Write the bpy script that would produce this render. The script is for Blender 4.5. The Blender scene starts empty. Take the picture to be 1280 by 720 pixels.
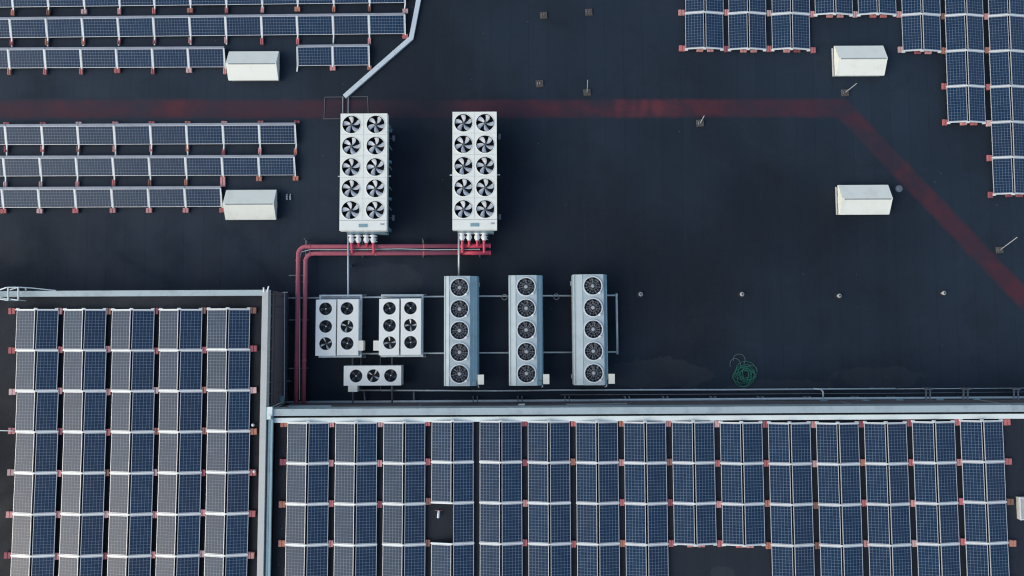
import bpy, math, random
from mathutils import Vector, Matrix
random.seed(11)
R = math.radians
S = bpy.context.scene
COL = S.collection

# ------------------------------------------------------------------ camera
FPX, CX, CY, D = 853.33, 640.0, 360.0, 37.0
TILT, ROLL = R(3.65), R(-0.27)
cam = bpy.data.cameras.new('camera'); cam.lens = 24; cam.sensor_width = 36; cam.clip_end = 3000
camo = bpy.data.objects.new('camera', cam); COL.objects.link(camo)
CM = Matrix.Translation((0, 0, D)) @ Matrix.Rotation(TILT, 4, 'X') @ Matrix.Rotation(ROLL, 4, 'Z')
camo.matrix_world = CM
S.camera = camo
try: S.cycles.pixel_filter_type = 'BLACKMAN_HARRIS'; S.cycles.filter_width = 1.15
except Exception: pass

def U(px, py, z=0.0):
    """point of the plane at height z seen in the photograph at (px, py)"""
    d = CM.to_3x3() @ Vector(((px - CX) / FPX, (CY - py) / FPX, -1.0))
    t = (z - D) / d.z
    return Vector((d.x * t, d.y * t, z))

# ------------------------------------------------------------------ scene tree helpers
def tag(o, label=None, cat=None, group=None, kind=None):
    if label: o['label'] = label
    if cat: o['category'] = cat
    if group: o['group'] = group
    if kind: o['kind'] = kind
    return o

def thing(name, loc, label, cat, group=None, rz=0.0):
    o = bpy.data.objects.new(name, None); COL.objects.link(o)
    o.location = loc; o.rotation_euler = (0, 0, rz); o.empty_display_size = 0.2
    return tag(o, label, cat, group)

class MB:
    def __init__(s): s.v = []; s.f = []; s.uv = {}
    def add(s, vs, fs):
        b = len(s.v); s.v += [Vector(p) for p in vs]; s.f += [[i + b for i in f] for f in fs]
    def box(s, c, d, rz=0.0, taper=1.0):
        x, y, z = d[0] / 2, d[1] / 2, d[2] / 2; m = Matrix.Rotation(rz, 3, 'Z'); c = Vector(c)
        vs = [c + m @ Vector((sx * x * (taper if sz > 0 else 1), sy * y * (taper if sz > 0 else 1), sz * z)) for sz in (-1, 1) for sx, sy in ((-1, -1), (1, -1), (1, 1), (-1, 1))]
        s.add(vs, [[3, 2, 1, 0], [4, 5, 6, 7], [0, 1, 5, 4], [1, 2, 6, 5], [2, 3, 7, 6], [3, 0, 4, 7]])
    def prism(s, poly, z0, z1):
        n = len(poly)
        s.add([(p[0], p[1], z0) for p in poly] + [(p[0], p[1], z1) for p in poly],
              [list(range(n))[::-1], list(range(n, 2 * n))] + [[i, (i + 1) % n, n + (i + 1) % n, n + i] for i in range(n)])
    def extr(s, prof, y0, y1):
        """profile in xz, extruded along y"""
        n = len(prof)
        s.add([(p[0], y0, p[1]) for p in prof] + [(p[0], y1, p[1]) for p in prof],
              [list(range(n)), list(range(n, 2 * n))[::-1]] + [[i, n + i, n + (i + 1) % n, (i + 1) % n] for i in range(n)])
    def bar(s, a, b, w, t, up=(0, 0, 1)):
        a, b = Vector(a), Vector(b); d = (b - a).normalized(); sd = d.cross(Vector(up)).normalized(); u = sd.cross(d)
        vs = [p + sd * (sx * w / 2) + u * (sz * t / 2) for p in (a, b) for sx, sz in ((-1, -1), (1, -1), (1, 1), (-1, 1))]
        s.add(vs, [[0, 1, 2, 3], [7, 6, 5, 4], [0, 4, 5, 1], [1, 5, 6, 2], [2, 6, 7, 3], [3, 7, 4, 0]])
    def tube(s, pts, r, n=8, closed=False):
        pts = [Vector(p) for p in pts]; m = len(pts); b = len(s.v); u = None
        for i, p in enumerate(pts):
            q0 = pts[(i - 1) % m] if closed or i > 0 else p; q1 = pts[(i + 1) % m] if closed or i < m - 1 else p
            d = (q1 - q0).normalized()
            if u is None: u = d.cross(Vector((0, 0, 1)) if abs(d.z) < .9 else Vector((1, 0, 0))).normalized()
            u = (u - d * u.dot(d)).normalized(); w = d.cross(u)
            s.v += [p + (u * math.cos(2 * math.pi * k / n) + w * math.sin(2 * math.pi * k / n)) * r for k in range(n)]
        for i in range(m if closed else m - 1):
            j = (i + 1) % m
            s.f += [[b + i * n + k, b + i * n + (k + 1) % n, b + j * n + (k + 1) % n, b + j * n + k] for k in range(n)]
        if not closed:
            s.f += [[b + k for k in range(n)][::-1], [b + (m - 1) * n + k for k in range(n)]]
    def cyl(s, c, r, h, n=24, r2=None):
        r2 = r if r2 is None else r2; c = Vector(c)
        s.add([c + Vector((r * math.cos(2 * math.pi * k / n), r * math.sin(2 * math.pi * k / n), 0)) for k in range(n)] +
              [c + Vector((r2 * math.cos(2 * math.pi * k / n), r2 * math.sin(2 * math.pi * k / n), h)) for k in range(n)],
              [list(range(n))[::-1], list(range(n, 2 * n))] + [[k, (k + 1) % n, n + (k + 1) % n, n + k] for k in range(n)])
    def ring(s, c, r0, r1, h, n=32):
        """flat annular collar from r0 to r1, height h"""
        c = Vector(c); P = [(r0, 0), (r1, 0), (r1, h), (r0, h)]; b = len(s.v)
        for k in range(n):
            a = 2 * math.pi * k / n
            s.v += [c + Vector((r * math.cos(a), r * math.sin(a), z)) for r, z in P]
        for k in range(n):
            j = (k + 1) % n
            s.f += [[b + k * 4 + q, b + j * 4 + q, b + j * 4 + (q + 1) % 4, b + k * 4 + (q + 1) % 4] for q in range(4)]
    def holed(s, x0, x1, y0, y1, cx, cy, r, z, n=32):
        """rectangle with a round hole, flat at height z"""
        b = len(s.v)
        angs = sorted(set([2 * math.pi * k / n for k in range(n)] + [math.atan2(yy - cy, xx - cx) % (2 * math.pi) for xx in (x0, x1) for yy in (y0, y1)]))
        for a in angs:
            c_, s_ = math.cos(a), math.sin(a)
            t = min([(x1 - cx) / c_ if c_ > 1e-9 else 1e9, (x0 - cx) / c_ if c_ < -1e-9 else 1e9, (y1 - cy) / s_ if s_ > 1e-9 else 1e9, (y0 - cy) / s_ if s_ < -1e-9 else 1e9])
            s.v += [Vector((cx + r * c_, cy + r * s_, z)), Vector((cx + t * c_, cy + t * s_, z))]
        m = len(angs)
        s.f += [[b + 2 * k, b + 2 * k + 1, b + 2 * ((k + 1) % m) + 1, b + 2 * ((k + 1) % m)] for k in range(m)]
    def build(s, name, mat, parent=None, local=False, loc=None, smooth=False):
        me = bpy.data.meshes.new(name)
        off = Vector((0, 0, 0))
        if parent is not None and not local: off = parent.location.copy()
        if parent is None and loc is not None and not local: off = Vector(loc)
        me.from_pydata([tuple(p - off) for p in s.v], [], s.f); me.materials.append(mat)
        if smooth: me.polygons.foreach_set('use_smooth', [True] * len(me.polygons))
        me.update()
        o = bpy.data.objects.new(name, me); COL.objects.link(o)
        if parent is not None: o.parent = parent
        elif loc is not None: o.location = loc
        return o

def part_of(src, parent, loc=(0, 0, 0), rz=0.0, name=None):
    c = src.copy(); COL.objects.link(c); c.parent = parent; c.location = loc; c.rotation_euler = (0, 0, rz)
    return c

# ------------------------------------------------------------------ materials
def newmat(name):
    m = bpy.data.materials.new(name); m.use_nodes = True; nt = m.node_tree
    return m, nt, nt.nodes['Principled BSDF']
def N(nt, t, **kw):
    n = nt.nodes.new(t)
    for k, v in kw.items(): setattr(n, k, v)
    return n
def math_(nt, op, a, b=None, c=None, clamp=False):
    n = N(nt, 'ShaderNodeMath', operation=op, use_clamp=clamp)
    for i, x in enumerate((a, b, c)):
        if x is None: continue
        if hasattr(x, 'links'): nt.links.new(x, n.inputs[i])
        else: n.inputs[i].default_value = x
    return n.outputs[0]
def mix(nt, f, a, b, bt='MIX'):
    n = N(nt, 'ShaderNodeMix', data_type='RGBA', blend_type=bt)
    for sock, x in ((n.inputs['Factor'], f), (n.inputs['A'], a), (n.inputs['B'], b)):
        if hasattr(x, 'links'): nt.links.new(x, sock)
        else: sock.default_value = x if not isinstance(x, tuple) else (*x[:3], 1)
    return n.outputs['Result']
def noise(nt, vec, scale, detail=4, rough=.55, dist=0.0):
    n = N(nt, 'ShaderNodeTexNoise'); n.inputs['Scale'].default_value = scale; n.inputs['Detail'].default_value = detail
    n.inputs['Roughness'].default_value = rough; n.inputs['Distortion'].default_value = dist
    nt.links.new(vec, n.inputs['Vector']); return n.outputs['Fac']
def ramp(nt, f, lo, hi, a=0.0, b=1.0):
    n = N(nt, 'ShaderNodeMapRange', interpolation_type='SMOOTHSTEP'); nt.links.new(f, n.inputs['Value'])
    for k, v in (('From Min', lo), ('From Max', hi), ('To Min', a), ('To Max', b)): n.inputs[k].default_value = v
    return n.outputs['Result']
def pos(nt): return N(nt, 'ShaderNodeNewGeometry').outputs['Position']
def stretch(nt, v, sx, sy, sz=1.0):
    m = N(nt, 'ShaderNodeMapping'); m.inputs['Scale'].default_value = (sx, sy, sz); nt.links.new(v, m.inputs['Vector']); return m.outputs['Vector']

def metal(name, col, rough=.45, met=0.0, dirt=.25, scale=3.0, dcol=None, bump=0.0, rnd=0.0):
    """painted or bare sheet metal with dirt blotches, streaks and grain"""
    m, nt, p = newmat(name)
    tc = N(nt, 'ShaderNodeTexCoord').outputs['Object']
    oi = N(nt, 'ShaderNodeObjectInfo')
    off = N(nt, 'ShaderNodeVectorMath', operation='ADD'); nt.links.new(tc, off.inputs[0])
    sc = N(nt, 'ShaderNodeVectorMath', operation='SCALE'); nt.links.new(oi.outputs['Location'], sc.inputs[0]); sc.inputs['Scale'].default_value = 1.7
    nt.links.new(sc.outputs[0], off.inputs[1]); v = off.outputs[0]
    n1 = noise(nt, v, scale, 6, .65); n2 = noise(nt, v, scale * 12, 3, .6)
    f = math_(nt, 'MULTIPLY', ramp(nt, n1, .45, .75), dirt)
    f = math_(nt, 'ADD', f, math_(nt, 'MULTIPLY', ramp(nt, n2, .5, .8), dirt * .5), clamp=True)
    dc = dcol or tuple(c * .35 for c in col)
    c = mix(nt, f, col, dc)
    if rnd:
        k = math_(nt, 'ADD', math_(nt, 'MULTIPLY', oi.outputs['Random'], rnd), 1 - rnd / 2)
        g = N(nt, 'ShaderNodeCombineColor')
        for i in range(3): nt.links.new(k, g.inputs[i])
        c = mix(nt, 1.0, c, g.outputs[0], 'MULTIPLY')
    nt.links.new(c, p.inputs['Base Color'])
    p.inputs['Metallic'].default_value = met
    nt.links.new(math_(nt, 'ADD', math_(nt, 'MULTIPLY', n1, .2), rough - .1), p.inputs['Roughness'])
    if bump:
        b = N(nt, 'ShaderNodeBump'); b.inputs['Strength'].default_value = bump; b.inputs['Distance'].default_value = .01
        nt.links.new(n2, b.inputs['Height']); nt.links.new(b.outputs[0], p.inputs['Normal'])
    return m

def roof_color(nt, tone=(0.0155, 0.0250, 0.0385)):
    v = pos(nt)
    big = noise(nt, v, .055, 3, .5)
    mid = noise(nt, v, .33, 5, .6, .4)
    fine = noise(nt, v, 14, 3, .7)
    streak = noise(nt, stretch(nt, v, 1.3, .12), 1.0, 4, .6)
    dark = tuple(c * .52 for c in tone)
    c = mix(nt, ramp(nt, big, .36, .60), dark, tuple(t_ * 1.22 for t_ in tone))
    c = mix(nt, math_(nt, 'MULTIPLY', ramp(nt, mid, .5, .72), .35), c, (tone[0] * .45, tone[1] * .42, tone[2] * .42))
    c = mix(nt, math_(nt, 'MULTIPLY', ramp(nt, streak, .55, .75), .22), c, (tone[0] * 1.7, tone[1] * 1.6, tone[2] * 1.55))
    # welded laps of the membrane, one every 1.05 m, each a little uneven
    sx = N(nt, 'ShaderNodeSeparateXYZ'); nt.links.new(v, sx.inputs[0])
    wob = math_(nt, 'MULTIPLY', noise(nt, stretch(nt, v, .2, .5), 1, 2), .12)
    fx = math_(nt, 'FRACT', math_(nt, 'DIVIDE', math_(nt, 'ADD', sx.outputs['X'], wob), 1.05))
    seam = ramp(nt, math_(nt, 'ABSOLUTE', math_(nt, 'SUBTRACT', fx, .5)), .475, .497)
    cell = N(nt, 'ShaderNodeTexWhiteNoise', noise_dimensions='1D')
    nt.links.new(math_(nt, 'FLOOR', math_(nt, 'DIVIDE', math_(nt, 'ADD', sx.outputs['X'], wob), 1.05)), cell.inputs['W'])
    c = mix(nt, math_(nt, 'MULTIPLY', cell.outputs['Value'], .16), c, (tone[0] * .45, tone[1] * .45, tone[2] * .5))
    c = mix(nt, math_(nt, 'MULTIPLY', seam, .45), c, (.008, .009, .012))
    c = mix(nt, math_(nt, 'MULTIPLY', ramp(nt, fine, .45, .75), .25), c, (tone[0] * 1.9, tone[1] * 1.8, tone[2] * 1.7))
    # sparse grit
    vo = N(nt, 'ShaderNodeTexVoronoi'); vo.inputs['Scale'].default_value = .9; nt.links.new(v, vo.inputs['Vector'])
    c = mix(nt, math_(nt, 'MULTIPLY', ramp(nt, vo.outputs['Distance'], .034, .018), .5), c, (.16, .17, .18))
    return c, fine, mid, v, sx

PUDDLES = [(838, 472, 3.2, .85, .36), (790, 478, 1.6, .5, .25), (1140, 476, 2.6, .6, .28), (1010, 490, 3, .4, .3), (903, 716, .6, .3, .3), (470, 345, 2.2, .9, .25)]
def roof_mat(name, tone=(0.0155, 0.0250, 0.0385), puddles=True):
    m, nt, p = newmat(name)
    c, fine, mid, v, sx = roof_color(nt, tone)
    if puddles:   # dried puddle rings with their own wandering outline
        pn = noise(nt, v, .16, 6, .62, .9)
        edge = math_(nt, 'SUBTRACT', 1.0, math_(nt, 'ABSOLUTE', math_(nt, 'MULTIPLY', math_(nt, 'SUBTRACT', pn, .60), 55.0)), clamp=True)
        c = mix(nt, math_(nt, 'MULTIPLY', edge, .03), c, (.085, .095, .105))
        c = mix(nt, math_(nt, 'MULTIPLY', ramp(nt, pn, .60, .70), .05), c, (.06, .068, .078))
    for (px_, py_, ax, ay, k_) in PUDDLES:
        q = U(px_, py_, 0 if puddles == 'main' else 2.9)
        if (name == 'dark_roof_membrane') != (py_ < 500): continue
        ex = math_(nt, 'DIVIDE', math_(nt, 'SUBTRACT', sx.outputs['X'], q.x), ax); ey = math_(nt, 'DIVIDE', math_(nt, 'SUBTRACT', sx.outputs['Y'], q.y), ay)
        dd = math_(nt, 'SQRT', math_(nt, 'ADD', math_(nt, 'MULTIPLY', ex, ex), math_(nt, 'MULTIPLY', ey, ey)))
        dd = math_(nt, 'ADD', dd, math_(nt, 'MULTIPLY', math_(nt, 'SUBTRACT', noise(nt, v, .9, 5, .6), .5), 1.3))
        c = mix(nt, math_(nt, 'MULTIPLY', ramp(nt, dd, 1.0, .88), k_), c, (.048, .058, .066))
    nt.links.new(c, p.inputs['Base Color'])
    nt.links.new(ramp(nt, mid, .3, .7, .55, .8), p.inputs['Roughness'])
    p.inputs['Specular IOR Level'].default_value = .22
    b = N(nt, 'ShaderNodeBump'); b.inputs['Strength'].default_value = .35; b.inputs['Distance'].default_value = .01
    nt.links.new(fine, b.inputs['Height']); nt.links.new(b.outputs[0], p.inputs['Normal'])
    return m

def walkway_mat():
    m, nt, p = newmat('worn_red_paint')
    c, fine, mid, v, sx = roof_color(nt)
    uv = N(nt, 'ShaderNodeUVMap').outputs[0]
    s2 = N(nt, 'ShaderNodeSeparateXYZ'); nt.links.new(uv, s2.inputs[0])
    e = math_(nt, 'ABSOLUTE', math_(nt, 'SUBTRACT', s2.outputs['Y'], .5))
    e = math_(nt, 'ADD', e, math_(nt, 'MULTIPLY', math_(nt, 'SUBTRACT', noise(nt, v, 1.4, 5, .65), .5), .22))
    cover = ramp(nt, e, .50, .27)
    wear = noise(nt, stretch(nt, v, .5, .8), .7, 5, .6, .3)
    cover = math_(nt, 'MULTIPLY', cover, ramp(nt, wear, .32, .62, .30, .9))
    # nearly worn through between the two big chillers' ends
    gone = ramp(nt, math_(nt, 'ABSOLUTE', math_(nt, 'ADD', sx.outputs['X'], 5.6)), 0.6, 3.6, .35, 1)
    cover = math_(nt, 'MULTIPLY', cover, gone)
    red = mix(nt, ramp(nt, noise(nt, v, .45, 3), .5, .68), (.060, .023, .035), (.090, .024, .032))
    hot = ramp(nt, math_(nt, 'ABSOLUTE', math_(nt, 'SUBTRACT', sx.outputs['X'], 6.6)), 4.2, 1.0)
    red = mix(nt, math_(nt, 'MULTIPLY', hot, ramp(nt, noise(nt, stretch(nt, v, 1.0, .25), .8, 4),   .42, .66)), red, (.125, .032, .040))
    nt.links.new(mix(nt, cover, c, red), p.inputs['Base Color'])
    p.inputs['Roughness'].default_value = .7; p.inputs['Specular IOR Level'].default_value = .22
    b = N(nt, 'ShaderNodeBump'); b.inputs['Strength'].default_value = .35; b.inputs['Distance'].default_value = .01
    nt.links.new(fine, b.inputs['Height']); nt.links.new(b.outputs[0], p.inputs['Normal'])
    return m

def cell_mat():
    m, nt, p = newmat('solar_cells_under_glass')
    uv = N(nt, 'ShaderNodeUVMap').outputs[0]
    s = N(nt, 'ShaderNodeSeparateXYZ'); nt.links.new(uv, s.inputs[0])
    def line(sock, n, w0, w1):
        f = math_(nt, 'FRACT', math_(nt, 'MULTIPLY', sock, float(n)))
        return ramp(nt, math_(nt, 'ABSOLUTE', math_(nt, 'SUBTRACT', f, .5)), w0, w1)
    g = math_(nt, 'MAXIMUM', line(s.outputs['X'], 6, .435, .465), line(s.outputs['Y'], 12, .44, .47))
    oi = N(nt, 'ShaderNodeObjectInfo')
    cid = N(nt, 'ShaderNodeCombineXYZ')
    nt.links.new(math_(nt, 'FLOOR', math_(nt, 'MULTIPLY', s.outputs['X'], 6.0)), cid.inputs[0])
    nt.links.new(math_(nt, 'FLOOR', math_(nt, 'MULTIPLY', s.outputs['Y'], 12.0)), cid.inputs[1])
    nt.links.new(math_(nt, 'MULTIPLY', oi.outputs['Random'], 97.0), cid.inputs[2])
    wn = N(nt, 'ShaderNodeTexWhiteNoise', noise_dimensions='3D'); nt.links.new(cid.outputs[0], wn.inputs['Vector'])
    c = mix(nt, wn.outputs['Value'], (.006, .025, .062), (.011, .038, .084))
    c = mix(nt, math_(nt, 'MULTIPLY', oi.outputs['Random'], .55), c, (.016, .027, .055))
    c = mix(nt, math_(nt, 'MULTIPLY', g, .85), c, (.17, .22, .27))
    v = pos(nt)
    dust = noise(nt, v, 1.1, 5, .7)
    c = mix(nt, ramp(nt, dust, .4, .8, .0, .045), c, (.20, .21, .22))
    nt.links.new(c, p.inputs['Base Color'])
    nt.links.new(ramp(nt, dust, .3, .7, .20, .27), p.inputs['Roughness'])
    p.inputs['IOR'].default_value = 1.37
    p.inputs['Specular IOR Level'].default_value = .5
    return m

M = {
    'roof': roof_mat('dark_roof_membrane'),
    'roof2': roof_mat('raised_roof_membrane', (.0165, .021, .029), True),
    'walk': walkway_mat(),
    'cells': cell_mat(),
    'alu': metal('anodised_frame', (.62, .62, .63), .4, .25, .25, 2),
    'rail': metal('white_galvanised_rail', (.76, .79, .77), .45, .1, .2, 4, rnd=.1),
    'plate': metal('grey_deflector_sheet', (.36, .38, .42), .45, .2, .3, 2),
    'white': metal('cream_white_enamel', (.84, .85, .77), .4, 0, .22, 1.6, (.5, .47, .40)),
    'white2': metal('white_condenser_paint', (.87, .88, .82), .4, 0, .12, 2.5, (.5, .48, .42)),
    'sky': metal('milky_plastic', (.83, .84, .74), .4, 0, .28, 1.2, (.52, .50, .42)),
    'skyframe': metal('grey_upstand', (.30, .33, .33), .5, 0, .3, 3),
    'cream': metal('cream_control_box', (.85, .83, .72), .45, 0, .1, 5),
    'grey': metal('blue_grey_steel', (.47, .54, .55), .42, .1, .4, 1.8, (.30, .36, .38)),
    'greyd': metal('teal_steel_and_side_shade', (.25, .39, .43), .4, .1, .4, 2.2, (.16, .2, .22)),  # teal-grey steel; also the painted-in shade of the coolers' east panels
    'ring': metal('pale_fan_ring', (.74, .79, .80), .4, .2, .15, 4),
    'coil': metal('dark_coil_fins', (.06, .07, .08), .6, .2, .3, 8),
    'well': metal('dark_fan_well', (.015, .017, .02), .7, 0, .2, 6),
    'blade': metal('pale_fan_blade', (.56, .59, .61), .38, .0, .35, 6, rnd=.2),
    'dblade': metal('dark_fan_blade', (.035, .05, .075), .5, 0, .3, 8),
    'hub': metal('fan_hub_grey', (.50, .52, .53), .45, .2, .2, 8),
    'dhub': metal('dark_hub', (.10, .11, .12), .5, 0, .2, 8),
    'galv': metal('galvanised_steel', (.54, .61, .63), .42, .2, .35, 4, (.2, .22, .23)),
    'galvd': metal('weathered_steel', (.20, .22, .24), .5, .35, .4, 4, (.1, .1, .11)),
    'coping': metal('sheet_coping', (.42, .50, .51), .45, .1, .6, 1.1, (.26, .29, .31)),
    'copingw': metal('pale_coping', (.50, .51, .49), .5, .1, .3, .9, (.33, .33, .31)),
    'tray': metal('pale_green_white_sheet', (.80, .86, .82), .4, 0, .2, 1.0, (.45, .5, .48)),
    'duct': metal('white_cable_duct', (.58, .65, .68), .45, 0, .3, 1.5, (.4, .45, .47)),
    'wall': metal('dark_wall_cladding', (.125, .108, .115), .55, .1, .6, .7, (.18, .13, .11)),
    'redpipe': metal('red_pipe_paint', (.56, .135, .17), .5, 0, .5, 3, (.42, .10, .10), .1),
    'redfresh': metal('fresh_red_pipe_paint', (.62, .07, .12), .4, 0, .35, 3, (.5, .10, .11)),
    'valve': metal('white_valve_paint', (.85, .86, .86), .4, 0, .08, 5),
    'cap': metal('dull_cap', (.40, .41, .42), .5, .1, .3, 8),
    'black': metal('black_rubber', (.015, .015, .017), .7, 0, .2, 8),
    'paver': metal('grey_brown_paver', (.085, .075, .066), .85, 0, .5, 5, (.04, .035, .03), .3),
    'hose': metal('green_hose_rubber', (.03, .20, .135), .5, 0, .25, 9, (.05, .12, .09)),
    'hosep': metal('faded_hose', (.13, .16, .16), .5, 0, .2, 9),
    'wire': metal('pale_wire', (.30, .32, .34), .5, .2, .2, 5),
    'thin': metal('thin_pale_strip', (.13, .12, .13), .6, .1, .4, 5),
    'beige': metal('beige_box_paint', (.50, .48, .44), .5, 0, .25, 4),
    'ground': metal('asphalt_ground', (.05, .05, .052), .85, 0, .3, .3),
    'facade': metal('facade_render', (.30, .29, .27), .8, 0, .3, .5),
}
def brick_mat(n, col): return metal(n, col, .85, 0, .4, 9, tuple(c * .5 for c in col), .3, rnd=.3)
BR = [brick_mat('pink_concrete', (.62, .29, .28)), brick_mat('red_concrete', (.52, .16, .16)), brick_mat('orange_concrete', (.48, .20, .14)),
      brick_mat('brown_concrete', (.27, .13, .10)), brick_mat('pale_pink_concrete', (.62, .40, .38)), brick_mat('dark_red_concrete', (.32, .09, .11))]
BRN = ['pink', 'red', 'orange-red', 'brown', 'pale pink', 'dark red']

# ------------------------------------------------------------------ setting
g = MB(); g.add([(-1500, -1500, -9), (1500, -1500, -9), (1500, 1500, -9), (-1500, 1500, -9)], [[0, 1, 2, 3]])
tag(g.build('ground', M['ground']), kind='structure')
g = MB(); g.prism([(-44, -40), (44, -40), (44, 40), (-44, 40)], -9, 0.0)
o = g.build('roof_deck', M['roof']); tag(o, kind='structure')

# worn red walkway, 4 mm above the membrane
pa = [U(x, y) for x, y in ((-400, 138), (200, 136), (640, 136), (1052, 135))]
pb = [U(x, y) for x, y in ((1052, 135), (1290, 384), (1460, 562))]
def strip(pts, w):
    L, Rr = [], []
    for i, p in enumerate(pts):
        a = pts[max(i - 1, 0)]; b = pts[min(i + 1, len(pts) - 1)]
        if 0 < i < len(pts) - 1:
            d1 = (pts[i] - a).normalized(); d2 = (b - pts[i]).normalized(); t = (d1 + d2).normalized(); k = 1 / max(.5, t.dot(d1))
        else: t = (b - a).normalized(); k = 1
        nrm = Vector((-t.y, t.x, 0)); L.append(p + nrm * w / 2 * k); Rr.append(p - nrm * w / 2 * k)
    return L, Rr
allp = pa + pb[1:]
L, Rr = strip(allp, 1.28)
me = bpy.data.meshes.new('walkway')
vs = [(p.x, p.y, .004) for p in L] + [(p.x, p.y, .004) for p in Rr]; n = len(L)
me.from_pydata(vs, [], [[n + i, n + i + 1, i + 1, i] for i in range(n - 1)])
ul = me.uv_layers.new(name='UVMap')
for f in me.polygons:
    for li in f.loop_indices:
        vi = me.loops[li].vertex_index; ul.data[li].uv = (vi % n, 1.0 if vi < n else 0.0)
me.materials.append(M['walk'])
o = bpy.data.objects.new('walkway', me); COL.objects.link(o); tag(o, kind='structure')

# ------------------------------------------------------------------ raised blocks
RZ = 2.9; PZ = 3.25
lb0 = U(333.5, 362, PZ)                      # outer north-east corner of the left block
lbx = U(332.5, 540, PZ).x; nby = U(640, 508.5, PZ).y
LBN = lb0.y
bl = thing('raised_building', (-20, -8, 0), 'raised left building block with dark clad wall and pale metal parapet', 'building')
m = MB(); m.prism([(-43, -39), (lbx - .02, -39), (lbx - .02, LBN - .02), (-43, LBN - .02)], .002, RZ - .3); m.build('wall', M['wall'], bl)
# cladding ribs on the two visible faces
m = MB()
y = LBN - .2
while y > nby - .1:
    m.box((lbx + .0, y, RZ / 2), (.035, .05, RZ - .02)); y -= .55
m.box((lbx + .012, (LBN + nby) / 2, 2.3), (.06, LBN - nby - .1, .05))
m.build('cladding_rib', M['wall'], bl)
m = MB(); m.prism([(-43, -39), (lbx - .02, -39), (lbx - .02, LBN - .02), (-43, LBN - .02)], RZ - .298, RZ); m.build('roof', M['roof2'], bl)
m = MB(); cw = .30
c0 = U(329, 362, PZ); c1 = U(325, 720, PZ)
m.box((lbx - cw / 2, (LBN - 36) / 2, (RZ + PZ) / 2 + .02), (cw, LBN + 36, PZ - RZ + .04))
co = m.build('coping', M['copingw'], bl)
m = MB()
for k in range(16): m.box((lbx - cw / 2, LBN - 1.2 - 2.55 * k, PZ + .042), (cw + .02, .03, .006))
m.build('joint_cover', M['coping'], co)
m = MB(); m.box(((lbx - cw - 43) / 2, LBN - .15, (RZ + PZ) / 2), (43 + lbx - cw, .28, PZ - RZ)); co2 = m.build('coping', M['coping'], bl)
m = MB()
for k in range(14): m.box((lbx - 2 - 2.9 * k, LBN - .15, PZ + .004), (.03, .30, .008))
m.build('joint_cover', M['copingw'], co2)
for dx, dy in ((-.10, .10), (.06, .16)):
    m = MB(); m.tube([(lbx - .1 + dx, LBN - .12, PZ + .06), (lbx - .05 + dx * 1.6, LBN + dy, PZ + .12)], .035, 8); m.build('corner_clip', M['valve'], bl)

bb = thing('raised_building', (5, -10, 0), 'long raised building block below the cooling units, edged with metal sheet', 'building')
X0 = lbx + .55
def nlx(px, py): return U(px, py, PZ)
# the north edge runs with the photograph's line, 0.05 degrees off the x axis
nA = U(336, 511.5, PZ); nB = U(1290, 506.2, PZ); nd = (nB - nA).normalized(); nn = Vector((nd.y, -nd.x, 0))     # nn points south
def NP(t, s, z): p = nA + nd * t + nn * s; return Vector((p.x, p.y, z))
TL = (nB - nA).length + 12
m = MB(); a = NP(.25, .02, 0); b = NP(TL, .02, 0)
m.prism([(a.x, a.y), (lbx + .03, -39), (43, -39), (b.x, b.y)], .002, RZ - .3); m.build('wall', M['wall'], bb)
m = MB(); m.prism([(a.x, a.y), (lbx + .03, -39), (43, -39), (b.x, b.y)], RZ - .298, RZ); m.build('roof', M['roof2'], bb)
m = MB(); m.prism([NP(.0, 0, 0).xy, NP(.0, .33, 0).xy, NP(TL, .33, 0).xy, NP(TL, 0, 0).xy], RZ - .6, PZ); co = m.build('coping', M['coping'], bb)
m = MB()
for k in range(18): m.prism([NP(2.6 * k + 1.9, -.01, 0).xy, NP(2.6 * k + 1.9, .34, 0).xy, NP(2.6 * k + 1.925, .34, 0).xy, NP(2.6 * k + 1.925, -.01, 0).xy], PZ, PZ + .006)
m.build('joint_cover', M['galvd'], co)
# lower bright sheet channel lying along the parapet
m = MB(); z1 = RZ + .2
m.prism([NP(.15, .45, 0).xy, NP(.15, .68, 0).xy, NP(TL, .68, 0).xy, NP(TL, .45, 0).xy], RZ + .002, z1)
o = m.build('cable_channel', M['tray'], loc=NP(0, .5, RZ)); tag(o, 'bright pale green-white metal channel running along the long lower parapet', 'cable channel')
# grey-teal gutter between the two raised blocks
m = MB(); gA = U(334.6, 516, PZ); gB = U(335.4, 730, PZ)
m.bar((lbx + .13, nA.y - .05, PZ - .12), (lbx + .13, -36, PZ - .12), .09, .12)
m.bar((lbx + .27, nA.y - .05, PZ - .05), (lbx + .27, -36, PZ - .05), .11, .12)
m.box((lbx + .15, nA.y - .2, PZ + .02), (.3, .6, .12))
o = m.build('gutter', M['greyd'], loc=(lbx + .2, -12, RZ)); tag(o, 'narrow teal-grey gutter squeezed between the left parapet and the long lower roof', 'gutter')

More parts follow.
